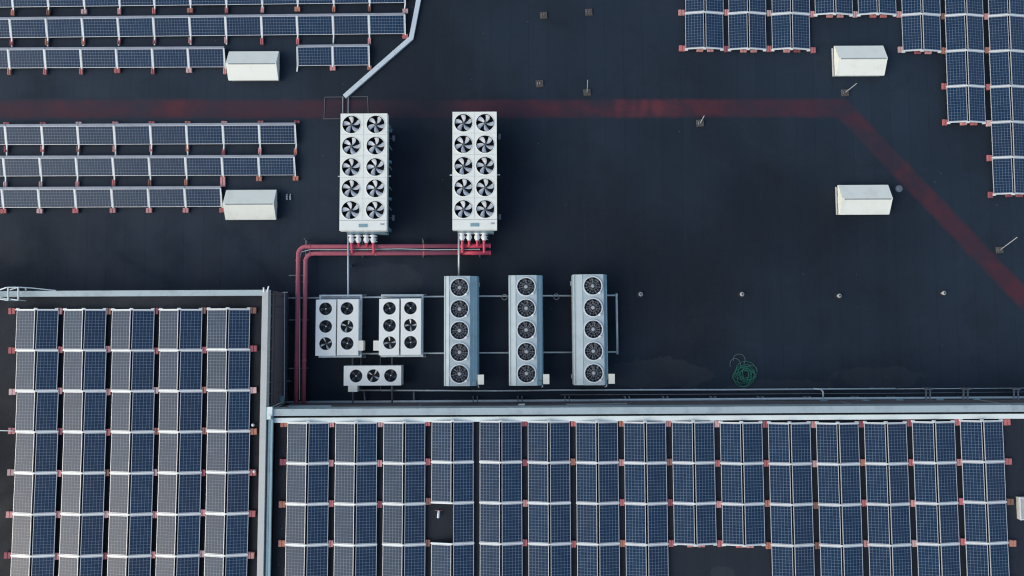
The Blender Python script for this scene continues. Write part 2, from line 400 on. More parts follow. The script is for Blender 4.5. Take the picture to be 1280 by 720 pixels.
# ------------------------------------------------------------------ solar panels
PW, PL = .99, 1.96
def panel_proto():
    fr = MB(); t = .035; w = .024
    fr.box((-PW / 2 + w / 2, 0, t / 2), (w, PL, t)); fr.box((PW / 2 - w / 2, 0, t / 2), (w, PL, t))
    fr.box((0, -PL / 2 + w / 2, t / 2), (PW - 2 * w, w, t)); fr.box((0, PL / 2 - w / 2, t / 2), (PW - 2 * w, w, t))
    f = fr.build('frame', M['alu'], local=True)
    x, y = PW / 2 - w, PL / 2 - w
    me = bpy.data.meshes.new('cell_glass')
    me.from_pydata([(-x, -y, .004), (x, -y, .004), (x, y, .004), (-x, y, .004), (-x, -y, .03), (x, -y, .03), (x, y, .03), (-x, y, .03)], [],
                   [[3, 2, 1, 0], [4, 5, 6, 7], [0, 1, 5, 4], [1, 2, 6, 5], [2, 3, 7, 6], [3, 0, 4, 7]])
    ul = me.uv_layers.new(name='UVMap')
    for p in me.polygons:
        for li in p.loop_indices:
            c = me.vertices[me.loops[li].vertex_index].co; ul.data[li].uv = ((c.x + x) / (2 * x), (c.y + y) / (2 * y))
    me.materials.append(M['cells'])
    g_ = bpy.data.objects.new('cell_glass', me)
    COL.objects.link(g_)
    return f, g_
PF, PG = panel_proto()
first = [True]
def place_panel(a, b, c, d, landscape, label, group):
    """a,b = top left/right, c,d = bottom right/left corners in the world"""
    cen = (a + b + c + d) / 4; X = ((b - a) + (c - d)) / 2; Y = ((a - d) + (b - c)) / 2
    w, h = X.length, Y.length; X.normalize(); Y = (Y - X * Y.dot(X)).normalized(); Z = X.cross(Y)
    j = random.uniform
    Z = (Z + X * j(-.006, .006) + Y * j(-.006, .006)).normalized(); X = (X - Z * X.dot(Z)).normalized(); Y = Z.cross(X)
    if landscape: sx, sy = h / PW, w / PL; ax, ay = -Y, X
    else: sx, sy = w / PW, h / PL; ax, ay = X, Y
    rot = Matrix((ax, ay, Z)).transposed().to_4x4()
    t = thing('solar_panel', (0, 0, 0), label, 'solar panel', group)
    t.matrix_world = Matrix.Translation(cen) @ rot @ Matrix.Diagonal((sx, sy, 1, 1))
    if first[0]:
        first[0] = False; PF.parent = t; PG.parent = t
    else:
        for s_ in (PF, PG):
            q = s_.copy(); COL.objects.link(q); q.parent = t
    return t

ORD = ['', 'first', 'second', 'third', 'fourth', 'fifth', 'sixth', 'seventh', 'eighth', 'ninth', 'tenth', 'eleventh', 'twelfth', 'thirteenth',
       'fourteenth', 'fifteenth', 'sixteenth', 'seventeenth', 'eighteenth', 'nineteenth', 'twentieth', 'twenty-first', 'twenty-second',
       'twenty-third', 'twenty-fourth', 'twenty-fifth', 'twenty-sixth', 'twenty-seventh', 'twenty-eighth', 'twenty-ninth', 'thirtieth']

# ballast blocks: two bricks side by side
def block_mesh(w, d, h=.1):
    m = MB(); g_ = .022
    m.box((-w / 4 - g_ / 4, 0, h / 2), (w / 2 - g_ / 2, d, h), 0, .95); m.box((w / 4 + g_ / 4, 0, h / 2 - .004), (w / 2 - g_ / 2, d * .97, h - .008), 0, .95)
    m.box((0, 0, h * .3), (g_ * 2, d * .9, h * .6))
    return m
BLK = {}
def ballast(p, size, label_tail, group, rz=0.0, k=None):
    k = random.choices(range(6), [5, 4, 2.4, 1.6, 2, 2])[0] if k is None else k
    key = (size, k)
    p = Vector(p)
    if key not in BLK:
        o = block_mesh(*size).build('ballast_block', BR[k], local=True); BLK[key] = o
    else:
        o = BLK[key].copy(); COL.objects.link(o)
    o.location = p; o.rotation_euler = (0, 0, rz + random.uniform(-.05, .05))
    tag(o, BRN[k] + ' concrete ballast block, ' + label_tail, 'ballast block', group)

def lerp(t, pts):
    for (a, va), (b, vb) in zip(pts, pts[1:]):
        if t <= b or (b, vb) == pts[-1]:
            return va + (vb - va) * (t - a) / (b - a)

def tent_array(cols, rows, yoff, zlow, zhigh, aname, short, cells_missing=(), blocks=True, block_skip=(), rise=0.0, tone=None, nrows=None, firstrow=0, loose=True):
    """cols: list of (left, ridge, right) functions of y; rows: list of rail y; tents of two panels leaning on a ridge"""
    grp = 'solar panels of the ' + aname
    n = len(cols)
    for i, (fl, fm, fr) in enumerate(cols):
        rr = rows[i] if isinstance(rows[0], (list, tuple)) else [y + yoff[i] for y in rows]
        pts = []
        for y in rr:
            l_, m_, r_ = U(fl(y), y, zlow), U(fm(y), y, zhigh), U(fr(y), y, zlow)
            m_.y = (l_.y + r_.y) / 2; pts.append((l_, m_, r_))
        ymid = rr[len(rr) // 2]
        rk = thing('mounting_rack', (pts[len(pts) // 2][1].x, pts[len(pts) // 2][1].y, zlow - .15),
                   'white mounting rails under the %s panel pair from the left, %s' % (ORD[i + 1], short), 'mounting rack', 'mounting racks of the ' + aname)
        for j, (l, mm, r) in enumerate(pts):
            end = j == 0 or j == len(pts) - 1
            w = .055 if end else .082
            dy = Vector((0, 0, 0))
            if j == 0: dy = Vector((0, .01, 0))
            if j == len(pts) - 1: dy = Vector((0, -.01, 0))
            b_ = MB(); o_ = Vector((.03, 0, -.005)); up = Vector((0, 0, .022))
            b_.bar(l - o_ + up + dy, mm + up + dy, w, .05); b_.bar(mm + up + dy + Vector((.002, 0, -.002)), r + Vector((.03, 0, -.005)) + up + dy, w, .048)
            if end:   # clamps and feet that stick out at the ends
                s_ = 1 if j == 0 else -1
                for q in (l + Vector((.06, 0, 0)), mm, r - Vector((.06, 0, 0))):
                    b_.box(q + dy + Vector((0, s_ * .045, -.01)), (.17, .07, .05))
            b_.build('rail', M['rail'], rk)
        # ridge posts seen through the gap
        b_ = MB()
        for l, mm, r in pts: b_.box((mm.x, mm.y, (zlow + zhigh) / 2 - .12), (.05, .05, .2))
        b_.build('ridge_post', M['galvd'], rk)
        for j in range(len(pts) - 1):
            l0, m0, r0 = pts[j]; l1, m1, r1 = pts[j + 1]
            g_ = Vector((0, .055, 0)); e0 = g_ if j else g_ * .5; e1 = g_ if j < len(pts) - 2 else g_ * .5
            h = Vector((.048, 0, 0))
            for side in (0, 1):
                if (i, j, side) in cells_missing: continue
                if side == 0: q = (l0 - e0, m0 - h - e0, m1 - h + e1, l1 + e1)
                else: q = (m0 + h - e0, r0 - e0, r1 + e1, m1 + h + e1)
                cn = 2 * i + side + 1
                tn = tone(i, side) if tone else 'blue'
                place_panel(*q, False, '%s solar panel, %s from top, %s column from left, %s' % (tn, ORD[j + 1 + firstrow], ORD[cn], short), grp)
        if short == 'upper right array' or i in (8, 9):
            l, mm, r = pts[-1]; yy = rr[-1]
            for q_, dx in enumerate((-6.5, 6.5)):
                ballast(U(fm(yy) + dx, yy + 1.9, zlow - .12), (.34, .16), '%s of ridge end, %s pair, %s' % (('left', 'right')[q_], ORD[i + 1], short), 'ballast blocks of the ' + aname, 0, random.choice((0, 0, 1, 5)))
        # blocks on the left of this column, and on the right after the last one
        if blocks:
            zb = zlow - .10
            for j, y in enumerate(rr):
                def put(x, size, line, dy=0):
                    x = x + random.uniform(-.7, .7)
                    yy = y + dy + random.uniform(-1.6, 1.2)
                    if loose and j == 0: yy = y + 1.5
                    ballast(U(x, yy, zb), size, '%s from top, %s line from left, %s' % (ORD[j + 1 + firstrow], ORD[line], short), 'ballast blocks of the ' + aname)
                if (i, j) not in block_skip:
                    if i == 0: put(fl(y) - 4.5, (.33, .31), 1)
                    else:
                        prev = cols[i - 1][2]; put((prev(y) + fl(y)) / 2, (.235, .33), i + 1)
                if i == n - 1 and (i + 1, j) not in block_skip: put(fr(y) + 4.8, (.32, .31), i + 2)
                elif i < n - 1 and isinstance(rows[0], (list, tuple)) and j >= len(rows[i + 1]) and (i, j, 'R') not in block_skip: put(fr(y) + 3.7, (.25, .31), i + 2)

def mkcol(*samples):
    """samples: (y, left, ridge, right)"""
    return tuple((lambda y, k=k: lerp(y, [(s_[0], s_[k]) for s_ in samples])) for k in (1, 2, 3))

# lower left array: five pairs, seven rows
top = [(20.8, 44.6, 72.4), (80, 104.5, 132.3), (139.9, 164.2, 192.5), (199.5, 223.9, 252.3), (259.4, 284.4, 312.2)]
colsL = []
for i, (a, b, c) in enumerate(top):
    k = i / 4
    mid = (a + .0, b, c + .2); bot = (a - 7.0 + 3.2 * k, b - 6.4 + 2.6 * k, c - 5.0 + 1.6 * k)
    colsL.append(mkcol((387, a, b, c), (545, *mid), (642, a - 3.6 + 1.9 * k, b - 3.3 + 1.5 * k, c - 2.6 + 1.1 * k), (720, *bot)))
ZL, ZH = RZ + .15, RZ + .32
tent_array(colsL, [387.4, 437.8, 488.5, 539.4, 590.6, 642.0, 693.9, 746.5], [0, 0, .2, -.1, -.8], ZL, ZH, 'lower left array', 'lower left array',
           tone=lambda i, s_: 'pale grey' if s_ == 0 else 'dark blue')

# long lower array: fifteen pairs
colsB = []
for i in range(15):
    l0 = 359.8 + 59.99 * i; l1 = 356.6 + 60.86 * i; k = i / 14
    colsB.append(mkcol((528, l0, l0 + 25.2 + 2.8 * k, l0 + 51.2 + 1.8 * k), (720, l1, l1 + 25.3 + 3.2 * k, l1 + 53.2 - .8 * k)))
oy = [0, 0, -.2, -1.6, -1.6, -1.2, -1.0, -.6, -.8, .0, .5, .8, .3, -.9, -2.2]
rowsB = []
for i in range(15):
    r = [528.2, 578.8, 629.4, 680.2, 731.4]
    if i in (8, 9): r = r[:4]
    rowsB.append([y + oy[i] for y in r])
tent_array(colsB, rowsB, None, ZL, ZH, 'long lower array', 'long lower array', cells_missing={(3, 2, 0)}, block_skip={(4, 0), (4, 1), (4, 2), (4, 3), (2, 3), (6, 2)},
           tone=lambda i, s_: ('grey-blue' if i < 7 else 'violet-blue') if s_ == 0 else 'deep blue')

# upper right array: eight pairs of different length, on the main roof
base = [(856.6, 881, 903.7), (910.4, 935.2, 956.9), (964.4, 989.1, 1011.5), (1018.2, 1043, 1065), (1072, 1097, 1119.3), (1126.7, 1151.8, 1174.4), (1181, 1206.7, 1227.8), (1234.8, 1260.2, 1282)]
slope = [.0, .003, .006, .012, .015, .02, .022, .0275]
colsR = []
for i, (a, b, c) in enumerate(base):
    s_ = slope[i]
    colsR.append(mkcol((0, a, b, c), (250, a + 250 * s_, b + 250 * s_, c + 250 * s_)))
ends = [[-27.5, 17, 61.3], [-27.3, 17.4, 62], [-27, 18.2, 62], [-26, 18.5], [-26, 18.5], [-26.5, 19.2, 64], [-25.5, 20, 64.5, 108.6, 153], [-24.7, 20.4, 64.8, 108.9, 153.4, 197.4, 242.6]]
tent_array(colsR, ends, None, .16, .33, 'upper right array', 'upper right array', block_skip={(0, 0)},
           tone=lambda i, s_: 'violet-blue' if s_ == 0 else 'teal-blue', loose=False)

# rows of landscape panels leaning to the south
def row_array(idx, aname, short, jtop, jbot, ytop, ybot, z0, z1, foot, rowword, bl_rows, startcount=1, last_end=False, topblocks=False):
    """jtop/jbot: joint x along top and bottom edge; ytop/ybot: functions of x"""
    grp = 'solar panels of the ' + aname
    rk = thing('mounting_rack', U(jtop[len(jtop) // 2], ytop(jtop[len(jtop) // 2]), z0 - .12), 'white sloping rails under the %s row of panels, %s' % (rowword, short), 'mounting rack', 'mounting racks of the ' + aname)
    T = [U(x, ytop(x), z1) for x in jtop]; B = [U(x, ybot(x), z0) for x in jbot]
    for k, (t, b) in enumerate(zip(T, B)):
        m = MB(); end = (k == len(T) - 1) or (startcount == 1 and k == 0 and jtop[0] > 300)
        w = .06 if end else .082
        up = Vector((0, 0, .018)); d = (b - t).normalized()
        off = Vector((.0, 0, 0))
        m.bar(t - d * .02 + up + off, b + d * .03 + up + off, w, .05)
        if foot[k] > 0:
            f0 = b + d * .03; x_off = random.uniform(-.06, .03)
            f1 = U(jbot[k], ybot(jbot[k]) + foot[k], z0 - .10); f1.x += x_off
            m.bar(f0 + Vector((0, .02, 0)), f1, .065, .05)
        m.build('rail', M['rail'], rk)
    m = MB()
    for k in range(len(T) - 1):
        m.bar(T[k] + Vector((.012, .055, -.012)), T[k + 1] + Vector((-.012, .055, -.012)), .10, .03)
        m.bar(T[k] + Vector((.012, .10, -.03)) + Vector((0, .03, -.14)), T[k + 1] + Vector((-.012, .13, -.17)), .03, .28)
    m.build('wind_deflector', M['plate'], rk)
    for k in range(len(T) - 1):
        g_ = Vector((.045, 0, 0))
        place_panel(T[k] + g_, T[k + 1] - g_, B[k + 1] - g_, B[k] + g_, True,
                    'slate blue solar panel, %s from left in the %s row, %s' % (ORD[k + startcount], rowword, short), grp)
    for k, b in enumerate(B):
        spec = bl_rows[k]
        if spec is None: continue
        dyp, size = spec
        ballast(U(jbot[k] + random.uniform(-.6, .6) , ybot(jbot[k]) + dyp, .06), size, 'below the %s rail from left, %s row, %s' % (ORD[k + 1], rowword, short), 'ballast blocks of the ' + aname)
    if topblocks:
        for k, t in enumerate(T):
            ballast(U(jtop[k] + 2.6, ytop(jtop[k]) - 3.4, .05), (.30, .14), 'above the %s rail from left, %s row, %s' % (ORD[k + 1], rowword, short), 'ballast blocks of the ' + aname)

SM, BG, LG = (.16, .36), (.30, .26), (.26, .34)
jA = [-30.5, 14.5, 59, 104, 148.5, 192, 237, 282, 327, 371.5, 416.5, 461.5, 506]
shift = lambda js, d0, d1: [x + d0 + (d1 - d0) * (x / 510.0) for x in js]
fl = lambda x0, y0, x1, y1: (lambda x: y0 + (y1 - y0) * (x - x0) / (x1 - x0))
row_array(0, 'upper left array', 'upper left array', jA, shift(jA, 2.2, .5), fl(0, -13.5, 505, -19.5), fl(0, 9.4, 505, 3.6), .17, .34, [9] * 13, 'top', [(7, SM if k % 3 else BG) for k in range(12)] + [(11, BG)])
jB = [-33, 12, 57.2, 102.3, 147, 191.5, 236.7, 281.6, 326.4, 371, 416, 461, 506]
row_array(1, 'upper left array', 'upper left array', jB, shift(jB, 2.9, .6), fl(0, 24.4, 505, 18.8), fl(0, 47.6, 505, 42.4), .17, .34, [11, 11, 11, 11, 11, 11, 11, 11, 5, 11, 11, 12, 3], 'second',
          [(6, SM)] * 8 + [(8, SM)] + [(8, SM), None, (9, SM), (3.5, BG)])
jC = [-34.5, 10.3, 55.4, 100.5, 145, 190, 234.6, 280]
row_array(2, 'upper left array', 'upper left array', jC, shift(jC, 2.4, 1.2), fl(0, 62.4, 280, 60.8), fl(0, 85.4, 280, 84), .17, .34, [3] * 8, 'third', [(4, BG), (4.5, SM), (4.5, SM), (4.5, SM), (4, BG), (4.5, SM), (4, BG), (5, SM)])
jD = [371.4, 415.8, 461.2]
row_array(3, 'upper left array', 'upper left array', jD, [371.9, 416.2, 461.8], fl(371, 59.0, 461, 57.8), fl(371, 82.4, 461, 81.6), .17, .34, [7, 3, 5], 'short third', [None, (3.5, BG), (3.5, (.22, .22))])
jE = [-39, 6.4, 52, 96.8, 142.4, 187.7, 232.8, 278.4, 323.7, 369]
row_array(4, 'middle left array', 'middle left array', jE, shift(jE, 2.3, 1.0), fl(0, 158.3, 370, 156.2), fl(0, 181.2, 370, 179.8), .17, .34, [14.5] * 10, 'top', [(5.5, SM)] * 7 + [(11, SM), (9, SM), (10, SM)], topblocks=True)
jF = [-41, 4.3, 49.6, 95, 140.8, 186, 231.6, 277.2, 323, 367.9]
row_array(5, 'middle left array', 'middle left array', jF, shift(jF, 2.6, 1.1), fl(0, 197.8, 370, 196.6), fl(0, 220.4, 370, 219), .17, .34, [12] * 7 + [3, 3, 3], 'second', [(11, SM)] * 4 + [(9, SM)] * 3 + [(8, (.26, .58)), (4.5, BG), (4, BG)])
jG = [-43, 2.3, 47.6, 93.3, 139.2, 184.8, 230.5, 275.9]
row_array(6, 'middle left array', 'middle left array', jG, shift(jG, 2.8, 1.4), fl(0, 237, 276, 235.6), fl(0, 259.6, 276, 258.4), .17, .34, [3] * 8, 'third', [(4.5, BG)] * 8)

# ------------------------------------------------------------------ fans
def blades(nb, r0, r1, wid, pitch, sweep, mat, name='fan'):
    m = MB(); nr, nu = 6, 5
    for k in range(nb):
        b = len(m.v); a0 = 2 * math.pi * k / nb
        for i in range(nr + 1):
            t = i / nr; r = r0 + (r1 - r0) * t
            w = wid * (.75 + .55 * math.sin(min(1, t * 1.1) * math.pi * .62))
            w = w * (r0 + (r1 - r0) * .55) / max(r, .12) * (.62 + .5 * t)
            for j in range(nu + 1):
                u = j / nu - .5; a = a0 + sweep * t * t + u * w
                rr = r - .05 * (r1 - r0) * (abs(u) * 2) ** 3 * (t > .9)
                m.v.append(Vector((rr * math.cos(a), rr * math.sin(a), -u * pitch * (1.2 - .5 * t) + .02 * math.sin(math.pi * (u + .5)))))
        for i in range(nr):
            for j in range(nu):
                q = b + i * (nu + 1) + j; m.f.append([q, q + 1, q + nu + 2, q + nu + 1])
    return m.build(name, mat, local=True, smooth=True)
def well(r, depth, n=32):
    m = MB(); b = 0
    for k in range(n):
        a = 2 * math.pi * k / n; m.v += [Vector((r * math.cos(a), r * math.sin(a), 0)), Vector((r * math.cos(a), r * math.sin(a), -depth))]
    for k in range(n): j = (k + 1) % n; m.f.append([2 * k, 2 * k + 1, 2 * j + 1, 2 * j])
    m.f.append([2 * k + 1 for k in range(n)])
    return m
class FanKit:
    """keeps the source objects; first use takes the source itself, later uses copy it"""
    def __init__(s, **src): s.src = src; s.used = set()
    def get(s, key, parent, loc=(0, 0, 0), rz=0.0):
        o = s.src[key]
        if key in s.used: o = o.copy(); COL.objects.link(o)
        s.used.add(key); o.parent = parent; o.location = loc; o.rotation_euler = (0, 0, rz); return o

def hubm(r, h, mat):
    m = MB(); m.cyl((0, 0, -h / 2), r, h, 16, r * .8); m.cyl((0, 0, h / 2), r * .5, .015, 12); return m.build('hub', mat, local=True)
RF = .465
rim = MB(); rim.ring((0, 0, -.01), RF - .002, RF + .022, .035)
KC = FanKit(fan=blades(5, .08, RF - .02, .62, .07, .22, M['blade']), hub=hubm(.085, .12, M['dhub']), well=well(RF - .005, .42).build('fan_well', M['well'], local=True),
            ring=rim.build('fan_ring', M['white'], local=True))

# ------------------------------------------------------------------ big chillers
def chiller(px0, py0, px1, py1, label, seed):
    z = 2.25
    a = U(px0, py0, z); c = U(px1, py1, z); W = c.x - a.x; Lh = a.y - c.y
    t = thing('chiller', ((a.x + c.x) / 2, (a.y + c.y) / 2, 0), label, 'chiller', 'large ten-fan chillers')
    x0, x1, y0, y1 = -W / 2, W / 2, -Lh / 2, Lh / 2
    m = MB(); end = .52; fy0 = y0 + end; ch = (y1 - fy0) / 5; cw_ = W / 2
    cx = (x0 + .565 , x1 - .60)
    xm = (cx[0] + cx[1]) / 2
    cen = []
    for r in range(5):
        for k in range(2):
            xa, xb = (x0, xm) if k == 0 else (xm, x1)
            cyy = y1 - ch * (r + .5) - .02
            m.holed(xa, xb, y1 - ch * (r + 1), y1 - ch * r, cx[k], cyy, RF, z); cen.append((cx[k], cyy))
    m.add([(x0, y0, z), (x1, y0, z), (x1, fy0, z), (x0, fy0, z)], [[0, 1, 2, 3]])
    # skirt
    zz = z - .42
    m.add([(x0, y0, z), (x1, y0, z), (x1, y1, z), (x0, y1, z), (x0, y0, zz), (x1, y0, zz), (x1, y1, zz), (x0, y1, zz)], [[0, 4, 5, 1], [1, 5, 6, 2], [2, 6, 7, 3], [3, 7, 4, 0]])
    m.build('casing', M['white'], t, local=True)
    m = MB()     # pressed seams between the fan bays
    for r in range(1, 5): m.box((0, y1 - ch * r, z + .003), (W - .1, .010, .005))
    m.box((0, fy0, z + .004), (W - .02, .03, .008)); m.box((xm, (fy0 + y1) / 2, z + .003), (.010, y1 - fy0 - .1, .005))
    m.build('seam', M['copingw'], t, local=True)
    m = MB()     # V-shaped coils under the deck
    for s_ in (-1, 1):
        m.extr([(s_ * (W / 2 - .06), zz), (s_ * (W / 2 - .16), zz), (s_ * (W / 2 - .55), .45), (s_ * (W / 2 - .42), .45)], y0 + .15, y1 - .1)
    m.build('coil', M['coil'], t, local=True)
    m = MB(); m.box((0, 0, .36), (W - .5, Lh - .1, .16))
    for yy in (y0 + .3, y0 + Lh / 3, y0 + Lh * 2 / 3, y1 - .3): m.box((0, yy, .14), (W - .3, .14, .28))
    for k in range(6):
        yy = y0 + .3 + k * (Lh - .6) / 5
        for s_ in (-1, 1): m.bar((s_ * (W / 2 - .1), yy, zz), (s_ * (W / 2 - .1), yy, .3), .05, .05, (0, 1, 0))
    m.box((0, y0 + .06, 1.1), (W - .4, .1, 1.3))
    m.build('base_frame', M['greyd'], t, local=True)
    m = MB(); m.box((0, fy0 - .27, z + .012), (.44, .17, .024)); m.build('end_plate', M['greyd'], t, local=True)
    m = MB(); m.box((x1 - .22, fy0 - .20, z + .006), (.2, .09, .012)); m.build('badge', M['cap'], t, local=True)
    for yy, s_ in ((y1 - .98, 1), (y0 + .85, 1)):
        m = MB(); m.box((s_ * (W / 2 + .13), yy, 1.05), (.12, .28, .16)); m.bar((s_ * W / 2 - .1, yy, 1.05), (s_ * (W / 2 + .1), yy, 1.05), .04, .04); m.build('junction_box', M['galvd'], t, local=True)
    m = MB(); m.tube([(-W / 2 - .16, -.18, z - .25), (W / 2 + .16, -.18, z - .25)], .03, 8); m.build('lifting_bar', M['galv'], t, local=True)
    rnd = random.Random(seed)
    for (x, y_) in cen:
        f = KC.get('fan', t, (x, y_, z - .07), rnd.uniform(0, 6.28))
        KC.get('hub', f, (0, 0, .02)); KC.get('well', f, (0, 0, .07)).rotation_euler = (0, 0, 0)
        KC.get('ring', f, (0, 0, .06))
    return t
chiller(425.8, 142, 483.2, 288, 'left of the two cream ten-fan chillers, below the end of the white duct', 3)
chiller(565.6, 139.8, 621.2, 287, 'right of the two cream ten-fan chillers, at the end of the red pipes', 8)

# ------------------------------------------------------------------ grey dry coolers
RD = .462
gm = MB()
for k in range(14):
    a = 2 * math.pi * k / 14; gm.bar((.09 * math.cos(a), .09 * math.sin(a), .01), (RD * math.cos(a), RD * math.sin(a), -.005), .008, .008)
for r in (.2, .33): gm.ring((0, 0, 0), r - .003, r + .003, .01, 28)
rg = MB(); rg.ring((0, 0, -.05), RD - .01, RD + .04, .10)
cl = MB(); cl.box((.33, -.36, .03), (.10, .10, .08), .7)
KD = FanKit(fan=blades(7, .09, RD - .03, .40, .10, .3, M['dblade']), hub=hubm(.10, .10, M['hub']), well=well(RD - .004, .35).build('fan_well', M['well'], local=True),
            ring=rg.build('fan_ring', M['ring'], local=True), guard=gm.build('fan_guard', M['cap'], local=True), clip=cl.build('cable_gland', M['valve'], local=True))
def cooler(pl, pt, pr, pb, fx, label, seed, gland=True):
    z = 1.75
    a = U(pl, pt, z); c = U(pr, pb, z); W = c.x - a.x; Lh = a.y - c.y
    t = thing('dry_cooler', ((a.x + c.x) / 2, (a.y + c.y) / 2, 0), label, 'dry cooler', 'grey five-fan dry coolers')
    y0, y1 = -Lh / 2, Lh / 2; fcx = U(fx, (pt + pb) / 2, z).x - t.location.x
    dl, dr = fcx - .53, fcx + .55
    m = MB()
    ch = (Lh - .1) / 5; cen = []
    for r in range(5):
        cy_ = y1 - .04 - ch * (r + .5)
        ya, yb = y1 - .04 - ch * (r + 1), y1 - .04 - ch * r
        if r == 0: yb = y1
        if r == 4: ya = y0
        m.holed(dl, dr, ya, yb, fcx, cy_, RD, z); cen.append((fcx, cy_))
    m.add([(dl, y0, z), (dr, y0, z), (dr, y1, z), (dl, y1, z), (dl, y0, z - .5), (dr, y0, z - .5), (dr, y1, z - .5), (dl, y1, z - .5)], [[0, 4, 5, 1], [2, 6, 7, 3]])
    m.build('fan_deck', M['grey'], t, local=True)
    # shoulders: east one gets a darker colour, painting in its shaded side
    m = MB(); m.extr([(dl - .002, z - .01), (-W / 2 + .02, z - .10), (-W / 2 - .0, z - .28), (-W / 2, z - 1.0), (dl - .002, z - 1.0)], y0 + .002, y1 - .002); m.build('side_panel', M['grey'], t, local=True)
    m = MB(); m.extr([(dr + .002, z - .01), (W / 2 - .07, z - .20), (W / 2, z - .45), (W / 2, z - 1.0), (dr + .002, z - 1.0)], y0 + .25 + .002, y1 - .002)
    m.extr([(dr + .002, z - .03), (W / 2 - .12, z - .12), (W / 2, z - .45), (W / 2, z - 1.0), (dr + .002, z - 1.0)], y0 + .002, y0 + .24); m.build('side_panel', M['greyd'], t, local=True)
    m = MB()
    for xx in (dl, dr): m.box((xx, 0, z + .004), (.02, Lh - .02, .018))
    m.box((-W / 2 + .07, 0, z - .055), (.015, Lh - .05, .02)); m.box((dr + .16, 0, z - .055), (.015, Lh - .6, .02))
    m.build('edge_fold', M['greyd'], t, local=True)
    m = MB(); m.box((0, 0, .5), (W - .25, Lh - .2, .5)); m.build('coil', M['coil'], t, local=True)
    for yy in (y0 + .35, y1 - .35):
        for s_ in (-1, 1):
            m = MB(); m.box((s_ * (W / 2 - .12), yy, .16), (.12, .12, .32)); m.box((s_ * (W / 2 - .12), yy, .02), (.24, .24, .036)); m.build('leg', M['galv'], t, local=True)
    m = MB(); m.box((W / 2 + .12, y0 + .32, z - .28), (.30, .48, .42)); m.box((W / 2 + .12, y0 + .32, z - .06), (.32, .50, .02)); m.build('control_box', M['cream'], t, local=True)
    m = MB(); m.tube([(W / 2 - .05, y0 + .05, 1.0), (W / 2 - .04, y0 - .12, .9), (W / 2 - .04, y0 - .2, .3)], .03, 8); m.build('drain_pipe', M['valve'], t, local=True)
    rnd = random.Random(seed)
    for (x, y_) in cen:
        f = KD.get('fan', t, (x, y_, z - .13), rnd.uniform(0, 6.28))
        KD.get('hub', f, (0, 0, .08)); KD.get('well', f, (0, 0, .13)); KD.get('ring', f, (0, 0, .135)); KD.get('guard', f, (0, 0, .15), rnd.uniform(0, 1)); 
        g_ = KD.get('clip', f, (0, 0, .15)); g_.rotation_euler = (0, 0, -f.rotation_euler[2])
cooler(554.5, 345, 598, 482.5, 574.3, 'leftmost grey five-fan dry cooler, beside the white condensers', 1)
cooler(635.5, 344, 680, 482, 657.8, 'middle grey five-fan dry cooler between the two cable rings', 2)
cooler(716.2, 343, 762, 481.5, 741.6, 'rightmost grey five-fan dry cooler, next to the upright end pipe', 3)

